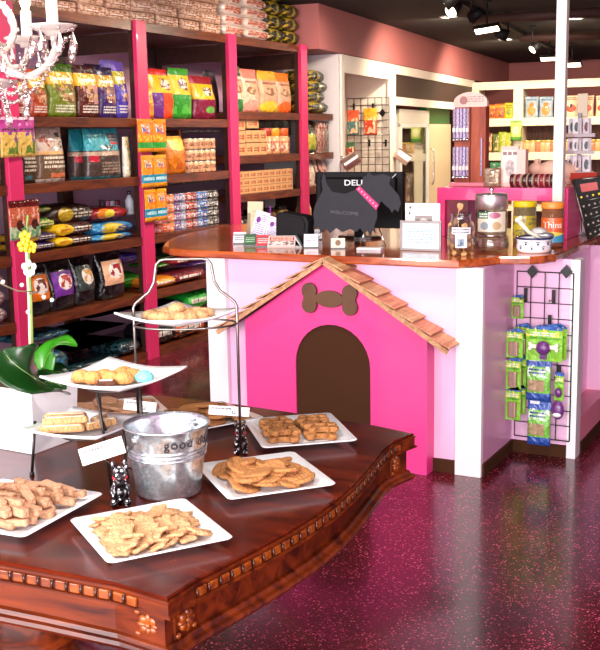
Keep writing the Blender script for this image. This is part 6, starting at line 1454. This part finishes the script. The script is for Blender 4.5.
for px0, px1, nm in ((564.5, 578, 'first'), (580, 593.5, 'second'), (595.5, 609, 'third')): bbag(px0, px1, 96, za1, WHO, nm+' white bag with an orange mark, right of the pole on the rear shelves', name='treat_bag')
a = lb_(578, 105, .05); o = MB().box(-.12, .12, -.02, .02, 0, .55).build('display_card', mat('grey_display', '#9a9090', .5)); bput(o, 582, za1-.0, -.06); o.scale = (.6, 1, .6); tag(o, 'grey card panel in front of the white bags with orange marks', 'display card')
for i, (px0, px1, py, c, lb) in enumerate(((487, 493, 133, '#8a3a20', 'rust'), (493, 500, 134, '#5a6a2a', 'olive'), (499, 507, 132, '#a8b81c', 'lime'), (506, 513, 133, '#c8d03a', 'pale lime'))):
    bbag(px0, px1, py, zb1, pack('rear_small_%d' % i, c, [('s', .1, .9, .1, .9, '#e8c890', 4)], .35), lb+' treat bag on the second row of the rear shelves, left of the upright')
bbag(510.5, 522, 121, lb_(516, 141, -.15).z, pack('rear_green_yellow', '#b8cc5a', [('e', .5, .5, .32, .22, '#e8e0a0'), ('r', 0, 1, 0, .2, '#5a9a3a'), ('r', 0, 1, .88, 1, '#8ab04a')], .35), 'pale green bag hanging on the front of the rear shelf upright', off=-.15)
for i, px in enumerate((527, 532.5, 538, 543, 548, 553, 568, 573, 578, 583, 588, 593, 598)):
    p = lb_(px, 150, .15); r_ = .062; t = empty('candle_jar', (0, 0, 0), 'glass jar in the row on the second rear shelf '+('left' if px < 560 else 'right')+' of the pole', 'jar', 'glass jars '+('left' if px < 560 else 'right')+' of the pole'); t.matrix_world = MBK @ Matrix.Translation((p.x, .15, zb1))
    MB().lathe([(.001, .001), (r_, .001), (r_, .13), (r_*.8, .145), (.001, .145)], 16).build('jar_body', mat('jar_cream_%d' % (i % 3), ('#d8a878', '#c8b088', '#b87a58')[i % 3], .2, coat=.5), t); MB().cyl(r_*.85, .145, .175, 14).build('jar_lid', mat('lid_gold', '#d8c070', .3, metal=.6), t)
for i, (px0, px1, py, c, lb) in enumerate(((487, 495, 170, '#7a5a48', 'brown'), (496, 503, 172, '#3a6a3a', 'green'), (527, 535, 172, '#6a4a38', 'dark brown'), (585, 594, 170, '#5a3a30', 'chocolate'))):
    z_ = .58
    bbag(px0, px1, py, .58, pack('rear_low_%d' % i, c, [('s', .1, .9, .1, .9, '#c8a890', 4)], .35), lb+' bag on the lower rear shelf', name='treat_bag')
# track lights ------------------------------------------------
LAMPW = mat('lamp_glow', '#fff0d8', .5, emit=7, ecol='#ffe6c0')
def tracklamp(px, py, zc, aim, lb, big=1.0, glow=True, flat=False, power=0, cone=70):
    p = onz(px, py, zc); t = empty('track_light', (p.x, p.y, zc), lb, 'ceiling light'); d = Vector(aim).normalized(); q = Vector((0, 0, -1)).rotation_difference(d).to_matrix().to_4x4(); s = big
    if flat:
        MB().box(-.20*s, .20*s, -.07*s, .07*s, -.0, .06*s, 0, q).build('lamp_housing', BLACKMAT, t); MB().box(-.18*s, .18*s, -.055*s, .055*s, -.006, .0, 0, q).build('lamp_lens', LAMPW, t)
    else:
        MB().lathe([(.001, .12*s), (.04*s, .11*s), (.055*s, .0), (.05*s, 0), (.035*s, .06*s), (.001, .065*s)], 18, 0, q).build('lamp_housing', BLACKMAT, t); MB().lathe([(.001, .004), (.048*s, .004), (.001, .003)], 18, 0, q).build('lamp_lens', LAMPW, t)
    MB().tube([(0, 0, .05), (0, 0, 2.9-zc)], .010, 6).box(-.03, .03, -.03, .03, 2.9-zc-.03, 2.9-zc).build('mount_stem', BLACKMAT, t)
    if power:
        l = bpy.data.lights.new('track_lamp', 'SPOT'); l.energy = power; l.spot_size = R(cone); l.spot_blend = .8; l.shadow_soft_size = .05; l.color = (1, .82, .62)
        o = bpy.data.objects.new('track_lamp', l); COL.objects.link(o); o.parent = t; o.matrix_local = q @ Matrix.Translation((0, 0, -.02))
    return t
tracklamp(450.5, 12, 2.66, (-.35, -1.0, -.7), 'glowing round track light nearest the top of the photo', 1.1, power=60, cone=110)
tracklamp(444, 4, 2.70, (-.9, -.3, -.6), 'dark track light head beside the glowing one', 1.2)
tracklamp(487, 30, 2.62, (.1, -.5, -.85), 'rectangular track light with a bright lens', .62, flat=True, power=60, cone=120)
tracklamp(471, 18, 2.66, (-1, .3, -.5), 'small dark track light left of the rectangular one', 1.0)
tracklamp(508, 36, 2.66, (1, .3, -.3), 'dark track light head right of the rectangular one', 1.2)
tracklamp(532, 50, 2.62, (-.5, -.6, -.6), 'small round track light further back', 1.0, power=50, cone=110)
tracklamp(549, 59, 2.62, (0, -.5, -.85), 'rectangular track light beside the pole on its left', .6, flat=True)
tracklamp(572, 65, 2.60, (0, -.6, -.7), 'rectangular track light just right of the pole', .66, flat=True)
tr = MB(); a, b = onz(440, -8, 2.88), onz(600, 72, 2.88); d = (b-a).normalized(); n_ = Vector((-d.y, d.x, 0))*.02
tr.prism([(a.x+n_.x, a.y+n_.y), (b.x+n_.x, b.y+n_.y), (b.x-n_.x, b.y-n_.y), (a.x-n_.x, a.y-n_.y)], 2.86, 2.90)
o = tr.build('light_track', BLACKMAT); tag(o, 'black lighting track running back along the ceiling', 'light track')
DUCT = mat('dark_duct', '#3c201a', .7)
for i, (px0, py0, px1, py1) in enumerate(((470, 20, 600, 12), (520, 38, 600, 36))):
    a, b = onz(px0, py0, 2.84), onz(px1, py1, 2.84); o = MB().tube([a, b], .05, 10).build('ceiling_pipe', DUCT); tag(o, ('nearer' if i == 0 else 'farther')+' dark pipe crossing under the ceiling right of the lights', 'pipe')
# ------------------------------------------------------------------ chandelier over the table
CRY = mat('crystal_glass', '#f0e4de', .08, trans=.6, coat=.3); CDL = mat('candle_sleeve', '#fffaf2', .4, emit=.35, ecol='#fff2e0'); CRD = glass('crystal_drop_glass', '#fbf0ec', .30, .08)
def cp(px, py, dist=2.62): d = ray(px, py); return CAM+d*(dist/d.dot(FW))
c0 = cp(-12, 84, 2.80)
ch = empty('chandelier', tuple(c0), 'crystal chandelier with candle lamps and glass drops, cut by the left edge', 'chandelier')
def rel(v): return Vector(v)-c0
def smooth(pts, k=6):
    P_ = [Vector(p) for p in pts]; out = []
    for i in range(len(P_)-1):
        p0, p1, p2, p3 = P_[max(0, i-1)], P_[i], P_[i+1], P_[min(len(P_)-1, i+2)]
        for j in range(k):
            f_ = j/k; out.append(.5*((2*p1)+(p2-p0)*f_+(2*p0-5*p1+4*p2-p3)*f_*f_+(3*p1-p0-3*p2+p3)*f_**3))
    return out+[P_[-1]]
def rope(pts, r, name='glass_arm'):
    s_ = smooth(pts); mb = MB(); mb.tube(s_, r, 10)
    for i, p in enumerate(s_[::1]):
        t_ = (s_[min(i+1, len(s_)-1)]-s_[max(i-1, 0)]).normalized(); u = t_.orthogonal().normalized(); w_ = t_.cross(u); a_ = i*1.1
        mb.tube([p+u*(r*1.12*cos(a_+k*.35))+w_*(r*1.12*sin(a_+k*.35))+t_*(k*r*.45) for k in range(7)], r*.22, 5)
    return mb.build(name, CRY, ch)
MB().lathe([(.001, -.06), (.02, -.05), (.03, -.02), (.075, 0), (.08, .008), (.03, .016), (.022, .04), (.035, .08), (.02, .13), (.03, .18), (.016, .26), (.028, .34), (.012, .42), (.012, 1.05), (.001, 1.05)], 24).build('glass_column', CRY, ch)
topz = 2.9-c0.z
MB().tube([(0, 0, 1.0), (0, 0, topz)], .008, 8).lathe([(.001, topz-.04), (.05, topz-.02), (.06, topz), (.001, topz)], 20).build('hanging_rod', CHROME, ch)
def bobeche(c, r=.055):
    prof = [(.004, -.012), (.018, -.012), (.02, -.004), (r*.7, .0), (r, .010), (r*1.02, .014), (r*.98, .013), (r*.6, .006), (.016, .006), (.012, .018), (.004, .018)]
    mb = MB(); n = 30; vs = []; fs = []
    for k, (r_, z_) in enumerate(prof):
        for i in range(n): a_ = 2*pi*i/n; rr_ = r_*(1+(.05*cos(10*a_) if r_ > .03 else 0)); vs.append((c.x+rr_*cos(a_), c.y+rr_*sin(a_), c.z+z_))
    for k in range(len(prof)-1):
        for i in range(n): j = (i+1) % n; fs.append((k*n+i, k*n+j, (k+1)*n+j, (k+1)*n+i))
    return mb.add(vs, fs, 0, True).build('drip_dish', CRY, ch)
def drop(p, s=1.0, name='crystal_drop'):
    m_ = MB(); n = 8
    prof = [(.0005, .0), (.0025*s, -.002*s), (.003*s, -.008*s), (.010*s, -.028*s), (.0115*s, -.036*s), (.008*s, -.046*s), (.0005, -.052*s)]
    m_.lathe(prof, n, 0, Matrix.Translation(p) @ Matrix.Diagonal((1, .6, 1, 1)), sm=False); m_.ball((p.x, p.y, p.z+.006*s), .0045*s, 8); return m_.build(name, CRD, ch)
def chain(a, b, sag, n=9, r=.0058):
    m_ = MB()
    for k in range(n+1): u = k/n; p = a.lerp(b, u)-Vector((0, 0, sag*4*u*(1-u))); m_.ball(p, r, 8, sc=(1, 1, 1))
    m_.tube([a.lerp(b, k/12)-Vector((0, 0, sag*4*(k/12)*(1-k/12))) for k in range(13)], .0012, 4)
    return m_.build('bead_chain', CRD, ch)
def candle(c, h, flame=True, power=1.6):
    MB().cyl(.0135, 0, h, 18, 0, Matrix.Translation(c)).build('candle_sleeve', CDL, ch)
    if flame:
        MB().lathe([(.001, 0), (.008, .004), (.014, .022), (.012, .036), (.005, .052), (.001, .056)], 14, 0, Matrix.Translation(c+Vector((0, 0, h)))).build('flame_bulb', mat('bulb_glow', '#ffd9a0', .4, emit=22, ecol='#ffcf8a'), ch)
        l = bpy.data.lights.new('candle_lamp', 'POINT'); l.energy = power; l.color = (1, .78, .5); l.shadow_soft_size = .03; o = bpy.data.objects.new('candle_lamp', l); COL.objects.link(o); o.parent = ch; o.location = c+Vector((0, 0, h+.08))
# arm A: sweeps right and up to the right-hand dish
dA = rel(cp(53, 31, 2.50)); dB = rel(cp(27.5, 43, 2.72)); dC = rel(cp(-18, 50, 2.45)); dD = rel(cp(-50, 38, 2.95)); dE = rel(cp(-42, 30, 3.1))
rope([rel(cp(-8, 50, 2.74)), rel(cp(2, 66, 2.68)), rel(cp(24, 76, 2.62)), rel(cp(44, 68, 2.55)), rel(cp(55, 50, 2.51)), dA+Vector((0, 0, -.012))], .0085)
rope([rel(cp(-8, 30, 2.76)), rel(cp(2, 50, 2.75)), rel(cp(12, 66, 2.74)), rel(cp(24, 64, 2.73)), dB+Vector((0, 0, -.012))], .0075)
rope([rel(cp(-14, 0, 2.6)), rel(cp(2, 5, 2.58)), rel(cp(13, 22, 2.56)), rel(cp(13, 38, 2.55)), rel(cp(4, 50, 2.54)), rel(cp(-10, 56, 2.5))], .0085)
rope([rel(cp(-14, 50, 2.78)), rel(cp(-20, 74, 2.7)), rel(cp(-34, 76, 2.6)), dC+Vector((0, 0, -.012))], .0085)
rope([rel(cp(-14, 50, 2.82)), rel(cp(-26, 70, 2.9)), rel(cp(-44, 62, 2.95)), dD+Vector((0, 0, -.012))], .0085)
for d_, hh, fl_ in ((dA, .16, True), (dB, .072, True), (dC, .11, True), (dD, .11, True)):
    bobeche(d_); candle(d_+Vector((0, 0, .008)), hh, fl_)
for d_, hi in ((dA, 7), (dB, 6), (dC, 4)):
    for k in range(hi): a_ = 2*pi*k/hi+.3; p = d_+Vector((.050*cos(a_), .050*sin(a_), -.002)); drop(p, .85 if k % 2 else 1.05)
for (px, py, s_) in ((71, 40, 1.1), (26, 84, 1.2), (5, 92, 1.1), (8, 104, 1.2), (25, 98, 1.15), (-4, 96, 1.2), (38, 52, .8), (20, 56, .8)):
    drop(rel(cp(px, py, 2.66)), s_)
chain(rel(cp(66, 40, 2.52)), rel(cp(24, 96, 2.64)), .02, 13); chain(rel(cp(8, 76, 2.68)), rel(cp(26, 96, 2.64)), .012, 6); chain(rel(cp(24, 84, 2.6)), rel(cp(6, 92, 2.6)), .012, 6)
chain(rel(cp(0, 84, 2.6)), rel(cp(8, 116, 2.6)), .0, 7); chain(rel(cp(24, 60, 2.6)), rel(cp(26, 96, 2.62)), 0, 8); chain(rel(cp(-8, 90, 2.6)), rel(cp(22, 98, 2.6)), .02, 8); chain(rel(cp(66, 38, 2.5)), rel(cp(40, 50, 2.7)), .015, 6)
# ------------------------------------------------------------------ light
w = bpy.data.worlds.new('world'); SC.world = w; w.use_nodes = True
bg = w.node_tree.nodes['Background']; bg.inputs['Color'].default_value = (.9, .95, 1, 1); bg.inputs['Strength'].default_value = 1.0
def area(name, loc, rot, sx, sy, e, col=(1, 1, 1)):
    l = bpy.data.lights.new(name, 'AREA'); l.shape = 'RECTANGLE'; l.size = sx; l.size_y = sy; l.energy = e; l.color = col
    o = bpy.data.objects.new(name, l); COL.objects.link(o); o.location = loc; o.rotation_euler = rot; return o
def fill_can_light(x, y, aim, e, cone=120, col=(1, .88, .76), r=.07):
    """made-up recessed ceiling can, its spot lamp added as fill light"""
    t = empty('added_ceiling_can', (x, y, 2.9), None, None, None, 0, 'structure'); t.name = 'fill_can_trim_9'
    MB().lathe([(.09, 0), (.10, -.004), (.085, -.01), (.075, .0)], 20).build('fill_can_ring', WHITE, t)
    l = bpy.data.lights.new('fill_can_lamp', 'SPOT'); l.energy = e; l.spot_size = R(cone); l.spot_blend = .9; l.shadow_soft_size = r; l.color = col
    o = bpy.data.objects.new('fill_can_lamp', l); COL.objects.link(o); o.parent = t; o.matrix_local = Vector((0, 0, -1)).rotation_difference(Vector(aim).normalized()).to_matrix().to_4x4(); o.location = (0, 0, -.03)
area('window_daylight', (-1.2, -1.9, 1.5), (R(90), 0, 0), 7.5, 2.2, 560, (1, .97, .98))
for y in (4.4, 6.0, 7.6, 9.0): fill_can_light(-3.7, y, (-.75, 0, -1), 80)  # added fill over the aisle, aimed into the tall shelves
for x, y in ((-1.9, 1.2), (-.4, 1.6)): fill_can_light(x, y, (0, .2, -1), 130, 130, (1, .95, .9))  # added top light to brighten the platters on the display table
for x, y in ((-2.7, 3.7), (-1.2, 3.9)): fill_can_light(x, y, (0, .8, -1), 90, 120, (1, .93, .86))  # added fill for the worktop goods and the counter front
for x, y in ((-3.0, 7.4), (-4.0, 11.0), (-2.9, 12.0), (-4.3, 14.0), (-2.4, 14.2)): fill_can_light(x, y, (-.25, .55, -1), 240, 172, (1, .84, .62))  # added warm fill to lift the rear shelves and upper walls
SC.view_settings.view_transform = 'Standard'; SC.view_settings.look = 'None'; SC.view_settings.exposure = 0.24; SC.view_settings.gamma = 1
